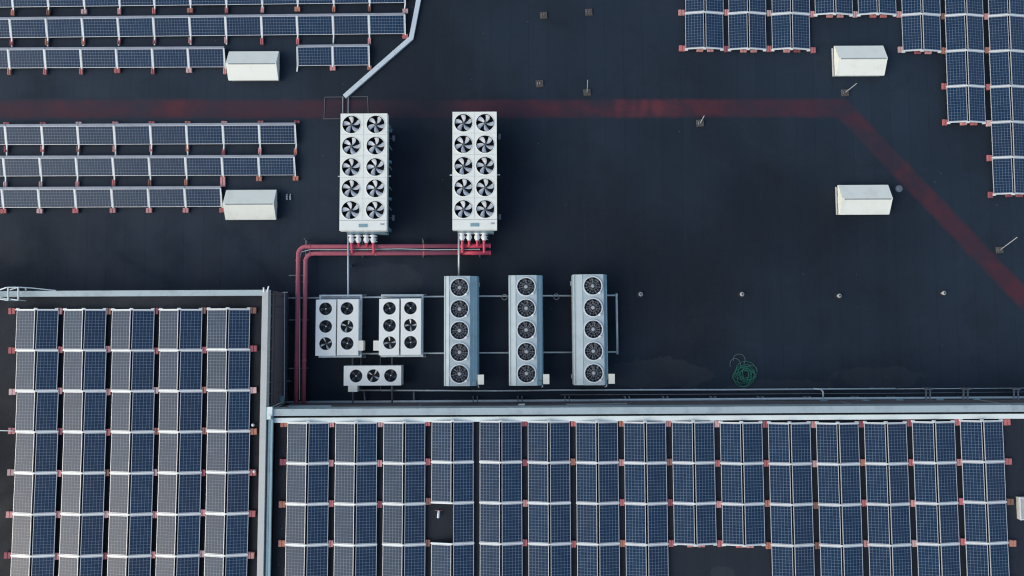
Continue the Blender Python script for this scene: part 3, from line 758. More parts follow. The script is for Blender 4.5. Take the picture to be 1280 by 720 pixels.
# ------------------------------------------------------------------ white condensers
RS = .335
kg = MB()
for r in (.12, .22, .31): kg.ring((0, 0, 0), r - .004, r + .004, .008, 24)
KS = FanKit(fan=blades(4, .05, RS - .02, .60, .10, .2, M['dblade']), wfan=blades(4, .05, RS - .02, .36, .08, .1, M['rail']), hub=hubm(.045, .08, M['rail']), dhub=hubm(.045, .08, M['dhub']),
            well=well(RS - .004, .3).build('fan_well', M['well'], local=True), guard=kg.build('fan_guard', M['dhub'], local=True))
def condenser(pl, pt, pr, pb, fans, label, box=None, horiz=False, grp='white three-fan condensers'):
    z = 1.15
    a = U(pl, pt, z); c = U(pr, pb, z); W = c.x - a.x; Lh = a.y - c.y
    t = thing('condenser', ((a.x + c.x) / 2, (a.y + c.y) / 2, 0), label, 'condenser', grp)
    m = MB(); cen = [U(x, y, z) - t.location for x, y, _ in fans]
    x0, x1, y0, y1 = -W / 2, W / 2, -Lh / 2, Lh / 2
    if horiz:
        e = [x0, (cen[0].x + cen[1].x) / 2, (cen[1].x + cen[2].x) / 2, x1]
        for k in range(3): m.holed(e[k], e[k + 1], y0, y1, cen[k].x, cen[k].y, RS, z)
    else:
        e = [y1, (cen[0].y + cen[1].y) / 2, (cen[1].y + cen[2].y) / 2, y0]
        for k in range(3): m.holed(x0, x1, e[k + 1], e[k], cen[k].x, cen[k].y, RS, z)
    zz = .35
    m.add([(x0, y0, z), (x1, y0, z), (x1, y1, z), (x0, y1, z), (x0, y0, zz), (x1, y0, zz), (x1, y1, zz), (x0, y1, zz)], [[0, 4, 5, 1], [1, 5, 6, 2], [2, 6, 7, 3], [3, 7, 4, 0], [4, 7, 6, 5]])
    m.build('casing', M['white2'], t, local=True)
    m = MB()
    if horiz:
        for q in e[1:3]: m.box((q, 0, z + .003), (.012, Lh - .08, .005))
    else:
        for q in e[1:3]: m.box((0, q, z + .003), (W - .08, .012, .005))
    m.build('seam', M['white'], t, local=True)
    for sx in (-1, 1):
        for sy in (-1, 1):
            m = MB(); m.box((sx * (W / 2 - .1), sy * (Lh / 2 - .12), .175), (.1, .1, .35)); m.build('leg', M['galvd'], t, local=True)
    if box:
        b0 = U(box[0], box[1], 1.12) - t.location; b1 = U(box[2], box[3], 1.12) - t.location
        m = MB(); m.box(((b0.x + b1.x) / 2, (b0.y + b1.y) / 2, .87), (abs(b1.x - b0.x), abs(b1.y - b0.y), .5)); m.box(((b0.x + b1.x) / 2, (b0.y + b1.y) / 2, 1.13), (abs(b1.x - b0.x) + .02, abs(b1.y - b0.y) + .02, .016)); m.build('control_box', M['cream'], t, local=True)
    for k, (x, y, w) in enumerate(fans):
        p = cen[k]
        f = KS.get('wfan' if w is not None else 'fan', t, (p.x, p.y, z - .09), w if w is not None else random.uniform(0, 3))
        KS.get('dhub' if (w is not None) else 'hub', f, (0, 0, .03)); KS.get('well', f, (0, 0, .09)); KS.get('guard', f, (0, 0, .085))
condenser(395, 374.6, 419.2, 444.6, [(407, 386, None), (407, 408, None), (407.1, 429.6, .35)], 'white condenser on the far left of the four upright ones')
condenser(421.9, 374.2, 447.5, 444.2, [(433.8, 385.6, None), (433.7, 407.8, 1.2), (433.9, 429.2, None)], 'white condenser with a cream box on its right side, second from left', (446.5, 426, 453.8, 438))
condenser(474, 373.6, 498.5, 444, [(486.8, 385.4, None), (486.8, 406.8, None), (487, 428.4, .1)], 'white condenser with a cream box on its left side, third from left', (467, 426, 475, 438))
condenser(501.1, 373.2, 526, 443.6, [(513, 385, None), (513, 406.4, .03), (513.2, 428, None)], 'white condenser on the right end of the four upright ones')
condenser(429.8, 457.4, 501.2, 481.8, [(445, 470, None), (466.6, 469.7, 1.0), (488.2, 469.5, None)], 'white condenser lying crosswise below the four upright ones', (435.5, 481, 446.5, 489.5), True)

def frame(pl, pt, pr, pb, label):
    z = .78; a = U(pl, pt, z); c = U(pr, pb, z)
    t = thing('support_frame', ((a.x + c.x) / 2, (a.y + c.y) / 2, 0), label, 'support frame', 'steel frames under the white condensers')
    m = MB(); w = .09
    m.box(((a.x + c.x) / 2, a.y, z), (c.x - a.x + w, w, .10)); m.box(((a.x + c.x) / 2, c.y, z), (c.x - a.x + w, w, .10))
    m.box((a.x, (a.y + c.y) / 2, z), (w, a.y - c.y - w, .10)); m.box((c.x, (a.y + c.y) / 2, z), (w, a.y - c.y - w, .10))
    m.box(((a.x + c.x) / 2, a.y - .22, z - .002), (c.x - a.x - w, .11, .08))
    m.build('top_rail', M['galv'], t)
    for x in (a.x, c.x):
        for y in (a.y, c.y):
            m = MB(); m.box((x, y, z / 2 - .05), (.07, .07, z)); m.box((x, y, .02), (.2, .2, .036)); m.build('leg', M['galvd'], t)
frame(400.6, 369.6, 451.0, 445.6, 'galvanised steel frame behind the left pair of white condensers')
frame(477.6, 369.2, 528.0, 445.0, 'galvanised steel frame behind the right pair of white condensers')

# ------------------------------------------------------------------ pipes
def pipe(name, pts, r, mat, label, cat, group=None, feet=True, collars=True):
    P = [U(x, y, z) for x, y, z in pts]
    q = P[0]; t = thing(name, (q.x, q.y, 0), label, cat, group)
    m = MB(); m.tube(P, r, 10); m.build('pipe_run', mat, t, smooth=True)
    if feet:
        m = MB()
        for a, b in zip(P, P[1:]):
            n_ = max(1, int((b - a).length / 2.2))
            for k in range(n_):
                c = a.lerp(b, (k + .5) / n_)
                if c.z > .12: m.box((c.x, c.y, (c.z - r) / 2), (.10, .10, max(.02, c.z - r)))
        if m.v: m.build('foot', M['galvd'], t)
    return t
GP = 'galvanised conduit runs on the roof'
pipe('conduit', [(351, 372.8, .3), (553, 370.6, .3), (772, 369.2, .3)], .045, M['galv'], 'upper horizontal galvanised conduit passing behind the condensers and coolers', 'conduit', GP)
pipe('conduit', [(443, 442.2, .3), (553, 441.4, .3), (772, 440, .3)], .045, M['galv'], 'lower horizontal galvanised conduit crossing under the condensers and coolers', 'conduit', GP)
pipe('conduit', [(770.5, 366.8, .5), (771.8, 442.8, .5)], .06, M['galv'], 'short upright conduit right of the last grey cooler', 'conduit', GP)
pipe('conduit', [(435.2, 291, .75), (435.2, 371, .75)], .05, M['galv'], 'upright conduit from the left chiller down to the left condensers', 'conduit', GP)
pipe('conduit', [(573.6, 289, .75), (573.6, 347, .75)], .055, M['galv'], 'upright conduit from the right chiller down to the leftmost grey cooler', 'conduit', GP)
pipe('conduit', [(440.6, 442, .4), (441.2, 509, .4)], .045, M['galvd'], 'conduit running down past the left end of the crosswise condenser', 'conduit', GP)
pipe('conduit', [(490, 442, .4), (490.2, 510, .4)], .05, M['galvd'], 'conduit running down past the right end of the crosswise condenser', 'conduit', GP)
pipe('conduit', [(455, 487.8, .2), (456.5, 510, .2)], .04, M['galvd'], 'short dark conduit just right of the crosswise condenser box', 'conduit', GP)
pipe('conduit', [(517.3, 489, .2), (517.3, 509, .2)], .05, M['galvd'], 'short dark conduit crossing to the parapet left of the leftmost cooler', 'conduit', GP)
pipe('conduit', [(451.2, 445, .2), (451.4, 488, .2)], .025, M['galvd'], 'thin dark conduit behind the middle fan of the crosswise condenser', 'conduit', GP)
pipe('conduit', [(475.4, 445, .2), (475.6, 488, .2)], .025, M['galvd'], 'thin dark conduit between the two lower ends of the condenser pairs', 'conduit', GP)
for x, y, lab in ((630.6, 371.4, 'thin wire ring on the conduit left of the middle grey cooler'), (695.4, 370.8, 'thin wire ring on the conduit left of the rightmost grey cooler')):
    c = U(x, y, .36); m = MB(); m.tube([c + Vector((.15 * math.cos(a * .393), .15 * math.sin(a * .393), .01 * math.sin(a))) for a in range(16)], .018, 6, True)
    tag(m.build('cable_ring', M['wire'], loc=c), lab, 'cable ring', 'wire rings on the conduit')

# red pipes with swept bends
def bend(p0, p1, p2, r, n=7):
    a = (p0 - p1).normalized(); b = (p2 - p1).normalized(); out = []
    c = p1 + (a + b) * r
    for k in range(n + 1):
        th = k / n * math.pi / 2
        out.append(c - b * r * math.cos(th) - a * r * math.sin(th))
    return out
def redpipe(zp, x1, yt, xl, yb, split, label):
    r = .115; e = U(x1, yt, zp); k = U(xl, yt + .6, zp); f = U(xl + .2, yb, zp)
    k = Vector((f.x, e.y, zp)); s_ = Vector((U(split, yt, zp).x, e.y, zp))
    t = thing('red_pipe', (k.x, k.y, 0), label, 'pipe', 'pair of red water pipes')
    bp = bend(e, k, f, .42)
    m = MB(); m.tube([s_] + bp + [f], r, 14); m.build('pipe_run', M['redpipe'], t, smooth=True)
    m = MB(); m.tube([e, s_], r * 1.02, 14); m.build('fresh_section', M['redfresh'], t, smooth=True)
    m = MB(); d = (e - s_).normalized(); m.tube([e, e + d * .05], r * 1.15, 14); m.build('end_cap', M['redfresh'], t)
    def collar(p, d):
        m = MB(); m.tube([p - d * .03, p + d * .03], r + .022, 14); m.build('coupling', M['redpipe'], t)
    X_, Y_ = Vector((1, 0, 0)), Vector((0, 1, 0))
    for px in (388, 470, 530): collar(Vector((U(px, yt, zp).x, e.y, zp)), X_)
    for py in (325.5, 352, 400, 450): collar(Vector((f.x, U(xl, py, zp).y, zp)), Y_)
    return t, e, f, r
tA, eA, fA, rA = redpipe(.52, 612.0, 307.2, 369.8, 504, 572, 'outer red pipe, upper and left of the two bending down to the parapet')
tB, eB, fB, rB = redpipe(.52, 612.0, 316.0, 379.2, 504, 572, 'inner red pipe, lower and right of the two bending down to the parapet')
for k, (px, py, hz) in enumerate([(385, 311.6, 1), (455, 311.6, 1), (530, 311.6, 1), (600, 311.6, 1), (374.5, 345, 0), (374.5, 400, 0), (374.5, 460, 0)]):
    c = U(px, py, 0); m = MB()
    if hz: m.box((c.x, c.y, .38), (.06, .95, .04)); m.box((c.x, c.y + .46, .2), (.06, .04, .4)); m.box((c.x, c.y - .46, .2), (.06, .04, .4)); m.box((c.x, c.y + .47, .40), (.05, .05, .56))
    else: m.box((c.x, c.y, .38), (.95, .06, .04)); m.box((c.x + .46, c.y, .2), (.04, .06, .4)); m.box((c.x - .46, c.y, .2), (.04, .06, .4))
    tag(m.build('pipe_support', M['galvd'], loc=(c.x, c.y, 0)), 'steel cradle under the red pipes, %s along from the %s' % (ORD[k + 1 if k < 4 else k - 3], 'bend' if k < 4 else 'bend downward'), 'pipe support', 'cradles under the red pipes')
# cable between the pipes
m = MB(); zc = .5
cp = [U(600, 311.6, zc), U(540, 312.1, zc), U(500, 311, zc), U(440, 312, zc), U(388, 312, zc), U(376.5, 315, zc), U(374.4, 325, zc), U(374.6, 400, zc), U(374.4, 500, zc)]
m.tube(cp, .03, 6); tag(m.build('cable', M['galv'], loc=cp[4]), 'grey cable running in the gap between the two red pipes', 'cable')
m = MB(); cp = [U(590, 313.6, .42), U(480, 313.4, .42), U(400, 313.8, .42)]; m.tube(cp, .02, 6); tag(m.build('cable', M['wire'], loc=cp[1]), 'thin second cable beside the upper stretch of the red pipes', 'cable')

# valves
def valve(px, pyt, pyb, drop, handle, lab):
    z = .85; a = U(px, pyt, z); b = U(px, pyb, z)
    t = thing('valve', (a.x, (a.y + b.y) / 2, 0), lab, 'valve', 'white valves below the chillers')
    d = (b - a); L_ = d.length; d.normalize()
    m = MB(); m.tube([a, a + d * .07], .19, 12); m.tube([a + d * .06, a + d * L_ * .4], .11, 12); m.tube([a + d * L_ * .4, a + d * L_ * .8], .15, 12); m.tube([a + d * L_ * .8, b], .10, 12)
    m.build('valve_body', M['valve'], t)
    m = MB(); m.tube([a - d * .9 + Vector((0, 0, .0)), a - d * .0], .09, 12); m.build('inlet_pipe', M['greyd'], t)
    if handle:
        m = MB(); s_ = handle
        if abs(s_) == 1:
            c = a + d * L_ * .55; m.bar(c + Vector((s_ * .08, 0, .05)), c + Vector((s_ * .26, 0, .05)), .06, .04); m.bar(c + Vector((s_ * .25, -.06, .05)), c + Vector((s_ * .25, .06, .05)), .03, .03)
        else:
            for q in (.2, .5, .85): c = a + d * L_ * q; m.bar(c, c + Vector((s_ / 2 * .22, 0, .03)), .035, .03)
        m.build('handle', M['cap'], t)
    m = MB(); tgt = eA if not drop else eB
    m.tube([b, Vector((b.x, tgt.y, .70)), Vector((b.x, tgt.y, .55))], .07, 10); m.build('branch_pipe', M['redfresh'], t)
for bx, by, nm in ((0, 0, 'left'), (138.4, -3.0, 'right')):
    for k, (x, drop, h) in enumerate(((439.4, True, -2), (448, False, -1), (458, False, 1), (466.6, True, 2))):
        valve(x + bx + k * .0, 294 + by, 303.6 + by * 1.0, drop, h, '%s white valve from the left below the %s cream chiller' % (ORD[k + 1], nm))

# ------------------------------------------------------------------ edge pipes along the long parapet
def bar_thing(name, pts, w, h, mat, label, cat, group=None):
    P = [U(*p) for p in pts]; m = MB()
    for a, b in zip(P, P[1:]): m.bar(a, b, w, h)
    return tag(m.build(name, mat, loc=P[0]), label, cat, group)
pipe('edge_pipe', [(447, 487.8, .25), (620, 488.6, .25), (700, 487.6, .25), (905, 487.2, .25), (1119, 485.8, .25)], .045, M['galv'], 'long thin pipe on the dark roof just above the parapet ledge', 'pipe')
pipe('edge_pipe', [(357, 503.0, .35), (700, 500.8, .35), (1000, 498.6, .35), (1290, 497.0, .35)], .075, M['galv'], 'thicker galvanised pipe running tight along the foot of the long parapet', 'pipe')
pipe('edge_pipe', [(1017, 486, .25), (1026, 486.6, .3), (1028.8, 490, .35), (1029, 500, .42)], .045, M['galv'], 'short hooked pipe joining the two edge pipes near the parapet', 'pipe', feet=False)
pipe('edge_pipe', [(700, 493.6, .12), (1120, 491.6, .12), (1290, 489.8, .12)], .02, M['galvd'], 'thin dark line running between the two edge pipes', 'pipe', feet=False)
bx = [594, 650, 709, 784, 832, 892, 951, 1010, 1070, 1115, 1160, 1207, 1270]
pipe('edge_pipe', [(1119, 486.2, .2), (1290, 485.0, .2)], .018, M['galv'], 'thin wire-like line continuing the edge pipe to the right border', 'pipe', feet=False)
for k, x in enumerate(bx):
    big = x > 1150; y0_ = 486 if big else 496.5
    m = MB(); c = U(x, 500, 0)
    for dx in (-2.6, 2.6):
        a = U(x + dx, y0_, .3); b = U(x + dx, 503, .46)
        m.bar(a, b, .07 if big else .045, .05)
        m.box((a.x, a.y, .15), (.08, .08, .30)); m.box((a.x, a.y, .34), (.2, .12, .07)) if big else None
    tag(m.build('pipe_bracket', M['galvd'], loc=(c.x, c.y, 0)), '%s pair of bracket arms from the left along the thick edge pipe' % ORD[k + 1], 'bracket', 'bracket pairs on the parapet edge pipe')
for (x0, x1, y, zz, mt, lab) in ((708, 784, 506.4, 1.6, 'tray', 'pale narrow sheet strip on the parapet face below the rightmost coolers'), (360, 414, 508.6, 2.2, 'coping', 'pale sheet strip on the parapet face near the red pipe ends'),
                            (648, 656, 506.4, 1.9, 'tray', 'tiny pale plate on the parapet face below the middle cooler')):
    bar_thing('flashing_strip', [(x0, y, zz), (x1, y - .4, zz)], .12, .05, M[mt], lab, 'flashing', 'flashing pieces on the parapet face')
for x, y, lab in ((1030, 502.6, 'grey clamp box on the edge pipe beside the hooked pipe'), (1125, 501.6, 'grey clamp box on the edge pipe below the end of the thin pipe'), (1175, 501, 'second grey clamp box from the right edge of the edge pipe'), (1221, 500.6, 'grey clamp box on the edge pipe nearest the right border'), (1082, 502, 'grey clamp box on the edge pipe between hooked pipe and thin pipe end')):
    c = U(x, y, .5); m = MB(); m.box(c, (.34, .2, .14)); m.box(c + Vector((.05, .02, .09)), (.16, .1, .05)); tag(m.build('clamp_box', M['greyd'], loc=c), lab, 'clamp', 'clamp boxes on the edge pipe')
for pts, lab in (([(521, 511, 3.3), (526.5, 505, 1.6)], 'short slanted wire stay at the parapet left of the leftmost cooler'), ([(873, 503.4, 1), (888, 508.6, 3.2)], 'slanted wire stay at the parapet below the green hose'),
                 ([(1050, 502, 1), (1072, 507.2, 3.1)], 'slanted wire stay at the parapet right of the hooked pipe'), ([(1224, 500, 1), (1262, 506, 3.2)], 'long slanted wire stay at the parapet near the right border')):
    P = [U(*p) for p in pts]; m = MB(); m.tube(P, .02, 6); tag(m.build('wire_stay', M['cap'], loc=P[0]), lab, 'wire', 'slanted wire stays at the parapet')
# foot of the left wall: thin conduit, box, diagonal
P = [U(355.5, 365.5, .9), U(355.4, 440, .9), U(355.3, 498, .9)]; m = MB(); m.tube(P, .022, 6); tag(m.build('wall_cable', M['galv'], loc=P[0]), 'thin vertical cable along the foot of the dark left wall', 'cable')
P = [U(333, 371, 3.1), U(345, 372.8, 1.6), U(352, 373.2, .7)]; m = MB(); m.tube(P, .02, 6); tag(m.build('wall_cable', M['wire'], loc=P[0]), 'thin cable dropping across the left wall near its upper corner', 'cable')
P = [U(352, 365.5, .9), U(359.5, 365.3, .9)]; m = MB(); m.bar(P[0], P[1], .04, .03); m.bar(U(355.6, 365.3, .9), U(355.6, 365.3, .02), .04, .04, (0, 1, 0)); tag(m.build('cable_bracket', M['copingw'], loc=P[0]), 'small pale bracket at the top end of the wall cable', 'bracket')
P = [U(352, 476, .9), U(364, 476.4, .9)]; m = MB(); m.bar(P[0], P[1], .03, .03); m.bar(P[0], P[0] - Vector((.25, 0, 0)), .03, .03); tag(m.build('cable_bracket', M['galvd'], loc=P[0]), 'thin cross bracket low on the wall cable beside the red pipes', 'bracket')
c = U(350, 499.5, 1.0); m = MB(); m.box(c, (.34, .30, .35)); m.box(c + Vector((.15, 0, .12)), (.12, .38, .22)); m.box(c + Vector((-.22, .02, -.1)), (.16, .12, .1)); tag(m.build('junction_box', M['greyd'], loc=c), 'teal-grey junction box in the inner corner of the two parapets', 'junction box')
P = [U(335, 511, 3.2), U(352, 503, 1.2)]; m = MB(); m.tube(P, .03, 6); m.tube([P[0] + Vector((0, -.15, 0)), P[1] + Vector((0, -.12, 0))], .02, 6); tag(m.build('corner_strut', M['galv'], loc=P[0]), 'slanted strut in the inner corner where the raised parapets meet', 'strut')
c = U(337.5, 514, 3.3); m = MB(); m.box(c, (.24, .42, .10)); m.box(c + Vector((-.02, -.28, .0)), (.16, .2, .16)); m.build('corner_cap', M['tray'], bb)

# steel ladder guard over the left parapet
t = thing('ladder_guard', U(15, 366, 3.2), 'galvanised ladder guard frame straddling the parapet at the far left', 'ladder')
z = 3.75
for x in (10.2, 22.8):
    P = [U(x, 359, z), U(x, 375.2, z)]; m = MB(); m.bar(P[0], P[1], .06, .06); m.bar(P[0], P[0] - Vector((0, 0, .5)), .05, .05, (0, 1, 0)); m.bar(P[1], P[1] - Vector((0, 0, .5)), .05, .05, (0, 1, 0)); m.build('hoop', M['galv'], t)
m = MB()
for a, b in (((22.8, 359, 3.78), (40, 360, 3.6)), ((40, 360, 3.6), (70, 363.2, 3.3)), ((8, 359.4, 3.78), (20, 359, 3.75)), ((8, 359.4, 3.78), (-12, 366.5, 3.5)), ((22.8, 359, 3.78), (13, 362.2, 3.5)), ((22.8, 375.2, 3.75), (-14, 370.5, 3.5)), ((10.2, 375.4, 3.75), (-14, 372, 3.55)), ((32, 359.6, 3.68), (32, 362.6, 3.3))):
    m.bar(U(*a), U(*b), .05, .05)
m.build('handrail', M['galv'], t)
P = [U(-30, 537.6, 3.1), U(16, 538.6, 3.1)]; m = MB(); m.tube(P, .022, 6); tag(m.build('cable', M['rail'], loc=P[1]), 'thin white cable leaving the lower left array at the left border', 'cable')

# ------------------------------------------------------------------ white duct and the faint frame
P = [U(533, -40, .12), U(523.2, 0, .12), U(514, 47.5, .12), U(430.5, 120.8, .12)]
L_, R_ = strip(P, .25); m = MB(); m.prism([p.xy for p in L_] + [p.xy for p in R_[::-1]], .03, .16)
du = thing('cable_duct', (P[2].x, P[2].y, 0), 'white cable duct bending from the top border down to the left chiller', 'cable duct')
m.build('duct', M['duct'], du)
m = MB()
for k in range(6):
    q = P[2].lerp(P[3], (k + .5) / 6); m.box((q.x, q.y, .018), (.42, .1, .03), .72)
m.build('foot', M['galvd'], du)
m = MB(); d = (P[3] - P[2]).normalized(); s_ = Vector((-d.y, d.x, 0))
for k in range(3):
    q = P[2].lerp(P[3], (k + 1) / 4); m.bar(q - s_ * .148 + Vector((0, 0, .042)), q + s_ * .148 + Vector((0, 0, .042)), .02, .008)
m.build('joint', M['copingw'], du)
for k, x in enumerate((428.6, 435.4)):
    P2 = [U(x, 121, .08), U(x - .2, 143, .08)]; m = MB(); m.tube(P2, .028, 6); tag(m.build('cable', M['wire'], loc=P2[0]), '%s of two short cables between the white duct and the left chiller' % ('left', 'right')[k], 'cable', 'cables from the duct into the chiller')
m = MB()
for a, b in (((406, 121.4), (459.5, 120.8)), ((459.5, 120.8), (460.2, 141)), ((406, 121.4), (405, 148.4)), ((403.5, 148.6), (425, 148.4))): m.bar(U(*a, .02), U(*b, .02), .035, .02)
tag(m.build('marking_frame', M['thin'], loc=U(430, 135)), 'faint thin rectangular metal frame on the red walkway behind the left chiller', 'frame')

# ------------------------------------------------------------------ gabled skylights
def skylight(pl, pt, pr, pb, label):
    z = .34; a = U(pl, pt, z); c = U(pr, pb, z); W = c.x - a.x; H = a.y - c.y
    t = thing('skylight', ((a.x + c.x) / 2, (a.y + c.y) / 2, 0), label, 'skylight', 'white gabled skylights')
    m = MB(); m.box((-W / 2 - .05 if pl > 640 else W / 2 - .05, -.03, .17), (.05, H - .10, .06)); m.box((0, 0, .17), (W + .0, H * .2, .03)); m.build('gutter_strip', M['alu'], t, local=True)
    m = MB(); m.box((0, 0, .13), (W - .14, H - .14, .26)); m.build('upstand', M['skyframe'], t, local=True)
    m = MB(); w = W / 2; h = H / 2; rz = .40
    # hollowed lid: eave band and two slopes
    m.add([(-w, -h, z - .09), (w, -h, z - .09), (w, h, z - .09), (-w, h, z - .09), (-w, -h, z), (w, -h, z), (w, h, z), (-w, h, z), (-w, .0, z + rz), (w, .0, z + rz)],
          [[3, 2, 1, 0], [0, 1, 5, 4], [2, 3, 7, 6], [1, 2, 6, 5], [3, 0, 4, 7], [4, 5, 9, 8], [6, 7, 8, 9], [5, 6, 9], [7, 4, 8]])
    lid = m.build('lid', M['sky'], t, local=True)
    bv = lid.modifiers.new('b', 'BEVEL'); bv.width = .012; bv.segments = 2
    m = MB(); m.box((.03, -.045, z + rz - .008), (W - .22, .06, .03)); m.build('ridge_seam', M['skyframe'], t, local=True)
skylight(286.2, 64.2, 348, 100, 'white gabled skylight above, left of the white duct and beside upper left panels')
skylight(282.7, 237.4, 345, 274.5, 'white gabled skylight at the end of the third row, middle left array')
skylight(1043, 57.2, 1105.6, 94.2, 'white gabled skylight under the short columns of the upper right array')
skylight(1047.6, 231.2, 1111.8, 268, 'white gabled skylight beside the diagonal part of the red walkway')

# ------------------------------------------------------------------ round vents, pavers, rods, hose
for k, (x, y, lab) in enumerate(((800, 368, 'small round roof vent to the right of the upright end pipe'), (926, 368, 'small round roof vent, second from left in the line of four'),
                                 (1047, 370, 'small round roof vent, third from left in the line of four'), (1177, 366.5, 'small round roof vent nearest the diagonal red walkway'))):
    c = U(x, y, 0); t = thing('roof_vent', c, lab, 'roof vent', 'line of small round roof vents'); m = MB()
    m.cyl((0, 0, 0), .19, .015, 20); m.build('collar', M['black'], t, local=True)
    m = MB(); m.cyl((0, 0, .01), .06, .22, 16); m.cyl((0, 0, .22), .12, .05, 16, .07); m.build('pipe', M['cap'], t, local=True, smooth=False)
    m = MB(); m.cyl((0, 0, .271), .045, .01, 12); m.build('cap', M['black'], t, local=True)
def paver(x, y, sz, lab, rod=None, pale=False):
    c = U(x, y, 0); t = thing('rod_holder' if rod else 'paver', c, lab, 'rod holder' if rod else 'paver')
    m = MB(); m.box((0, 0, .035), (sz, sz * .95, .07), .06, .93); m.build('slab', M['paver'], t, local=True)
    m = MB(); m.cyl((0, 0, .071), .035, .06, 10); m.box((-sz * .3, -.02, .08), (.03, .16, .03)) ; m.build('socket', M['cap'] if pale else M['galvd'], t, local=True)
    if rod:
        tip = U(*rod) - c; m = MB(); m.tube([(0, 0, .08), tip], .022, 8); m.build('rod', M['cap'], t, local=True)
paver(679.5, 19.5, .40, 'brown concrete paver left of the two near the top border')
paver(736, 15.5, .40, 'grey concrete paver right of the two near the top border')
paver(674.5, 104.8, .42, 'dark concrete paver just above the red walkway, without a rod', None, True)
paver(733.8, 115.8, .40, 'concrete paver holding an upright thin rod just above the red walkway', (734.6, 100, .8))
paver(875, 154, .40, 'concrete paver with a short leaning rod just below the red walkway', (880.4, 144.6, .55), True)
paver(1056, 116, .40, 'concrete paver with a leaning rod below the upper right skylight', (1071, 104.2, .9))
paver(1249, 312.5, .38, 'paver with a leaning rod at the right border beside the diagonal walkway', (1271.5, 296.5, 1.0))
for x, y, lab in ((361, 246.5, 'small twin pipe stub right of the middle left skylight'),):
    c = U(x, y, 0); m = MB()
    for dx in (-.08, .10): m.cyl((dx, 0, 0), .05, .12, 10); m.box((dx, -.10, .05), (.09, .12, .08)); m.box((dx, .12, .04), (.06, .1, .06))
    m.v = [v + c for v in m.v]; tag(m.build('pipe_stub', M['cap'], loc=c), lab, 'pipe stub')
c = U(1123.5, 236, 0); m = MB(); m.cyl(c, .19, .03, 20); m.cyl(c + Vector((0, 0, .03)), .10, .05, 16, .05); tag(m.build('roof_drain', M['galvd'], loc=c), 'dark round roof drain beside the lower right skylight', 'roof drain')
c = U(549, 641.5, RZ); t = thing('roof_vent', c, 'white vent pipe standing where a solar panel is missing', 'roof vent'); m = MB()
m.cyl((0, 0, 0), .13, .02, 16); m.build('collar', M['black'], t, local=True); m = MB(); m.tube([(0, .12, .08), (-.02, .0, .16), (-.03, -.18, .20)], .06, 12); m.build('pipe', M['valve'], t, local=True)
m = MB(); m.bar((-.18, .15, .03), (.16, .15, .03), .03, .03); m.build('clamp', BR[1], t, local=True)
for x, y, lab in ((316, 531.3, 'small white knob on the roof right of the lower left array, fourth row'), (317.5, 589.5, 'small white knob right of the lower left array, fifth row block')):
    c = U(x, y, RZ + .16); m = MB(); m.cyl(c, .075, .07, 14, .045); m.cyl(c - Vector((0, 0, .155)), .03, .156, 8); tag(m.build('knob', M['valve'], loc=c), lab, 'knob', 'small white knobs by the left parapet')
# beige box at the right border
a = U(1274.5, 622, RZ + .25); b = U(1299, 650, RZ + .25); t = thing('roof_box', ((a.x + b.x) / 2, (a.y + b.y) / 2, RZ), 'beige metal box cut by the right border on the lower roof', 'box')
m = MB(); W = b.x - a.x; H = a.y - b.y; m.box((0, 0, .115), (W, H, .22)); m.build('housing', M['beige'], t, local=True)
m = MB()
for s_ in (-1, 1): m.box((s_ * (W / 2 - .02), 0, .236), (.05, H + .03, .03)); m.box((0, s_ * (H / 2 - .02), .2355), (W - .1, .05, .027))
m.build('rim', M['rail'], t, local=True)

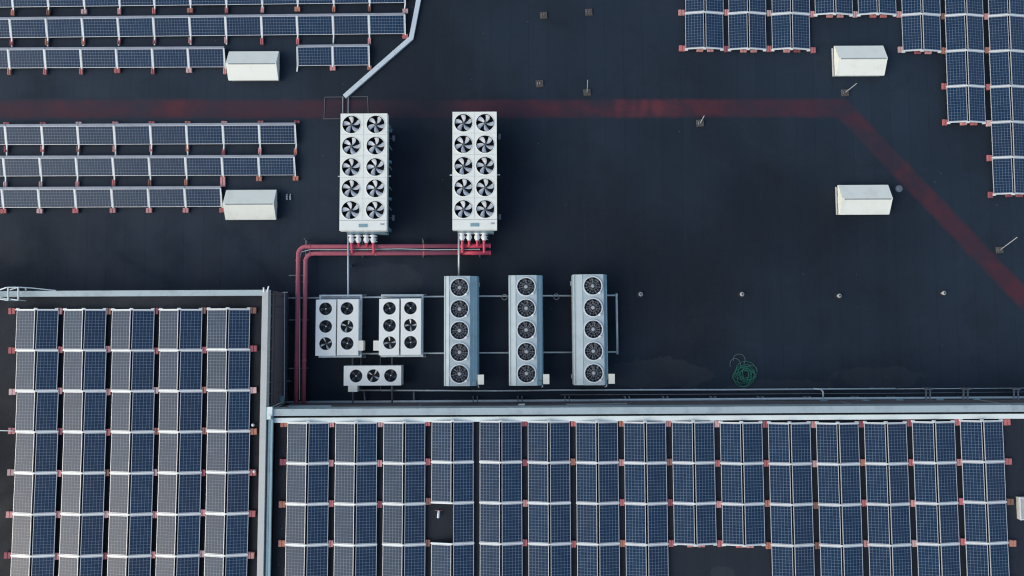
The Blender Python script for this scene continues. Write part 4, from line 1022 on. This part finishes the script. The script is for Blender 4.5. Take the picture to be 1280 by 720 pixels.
# green hose heap
rnd = random.Random(5); c0 = U(929, 468, 0)
t = thing('garden_hose', c0, 'tangled heap of green hose on the dark roof above the parapet', 'hose')
m = MB(); pts = []
K = 190
for k in range(K):
    th = k * .33; w = k / K
    cx_ = .12 * math.sin(th * .11 + 1) + .10 * math.sin(th * .031); cy_ = .02 + .13 * math.cos(th * .083)
    rx = .42 + .20 * math.sin(th * .137 + 2) + rnd.uniform(-.015, .015); ry = .40 + .18 * math.cos(th * .19) + rnd.uniform(-.015, .015)
    pts.append(Vector((cx_ + rx * math.cos(th), cy_ + ry * math.sin(th), .03 + .10 * w + .03 * math.sin(th * .7))))
m.tube(pts, .017, 6); m.build('coil', M['hose'], t, local=True, smooth=True)
m = MB()
def loop(px, py, rx, ry, a0, a1, z, n=22, rot=0):
    c = U(px, py, z) - c0; out = []
    for k in range(n + 1):
        a = R(a0 + (a1 - a0) * k / n); x, y_ = rx * math.cos(a), ry * math.sin(a); out.append((c.x + x * math.cos(rot) - y_ * math.sin(rot), c.y + x * math.sin(rot) + y_ * math.cos(rot), z + .02 * math.sin(a * 2)))
    return out
m.tube(loop(924, 450, .32, .32, -40, 190, .06), .016, 6); m.tube(loop(919, 456, .28, .34, -10, 200, .08), .016, 6); m.tube(loop(939.5, 464, .30, .33, -80, 150, .06), .016, 6)
m.build('loose_loop', M['hosep'], t, local=True, smooth=True)

# ------------------------------------------------------------------ light
SUN_EL, SUN_AZ = 33.0, 246.0       # degrees; compass bearing (north = +y)
w = bpy.data.worlds.new('World'); S.world = w; w.use_nodes = True; nt = w.node_tree
sky = nt.nodes.new('ShaderNodeTexSky'); sky.sky_type = 'NISHITA'; sky.sun_disc = False
sky.sun_elevation = R(SUN_EL); sky.sun_rotation = R(SUN_AZ); sky.air_density = 1.0; sky.dust_density = 2.0; sky.ozone_density = .15; sky.altitude = 100
nt.links.new(sky.outputs[0], nt.nodes['Background'].inputs[0]); nt.nodes['Background'].inputs[1].default_value = .148
sl = bpy.data.lights.new('sun', 'SUN'); sl.energy = 0.95; sl.angle = R(60); sl.color = (.98, 1, .84)
so = bpy.data.objects.new('sun', sl); COL.objects.link(so)
az, el = R(SUN_AZ), R(SUN_EL)
dirv = Vector((math.sin(az) * math.cos(el), math.cos(az) * math.cos(el), math.sin(el)))
so.rotation_euler = dirv.to_track_quat('Z', 'Y').to_euler(); so.location = dirv * 60
vs_ = S.view_settings; vs_.view_transform = 'Standard'; vs_.look = 'None'; vs_.gamma = 1; vs_.use_curve_mapping = False; vs_.exposure = 0.47
print('objects', len(bpy.data.objects))
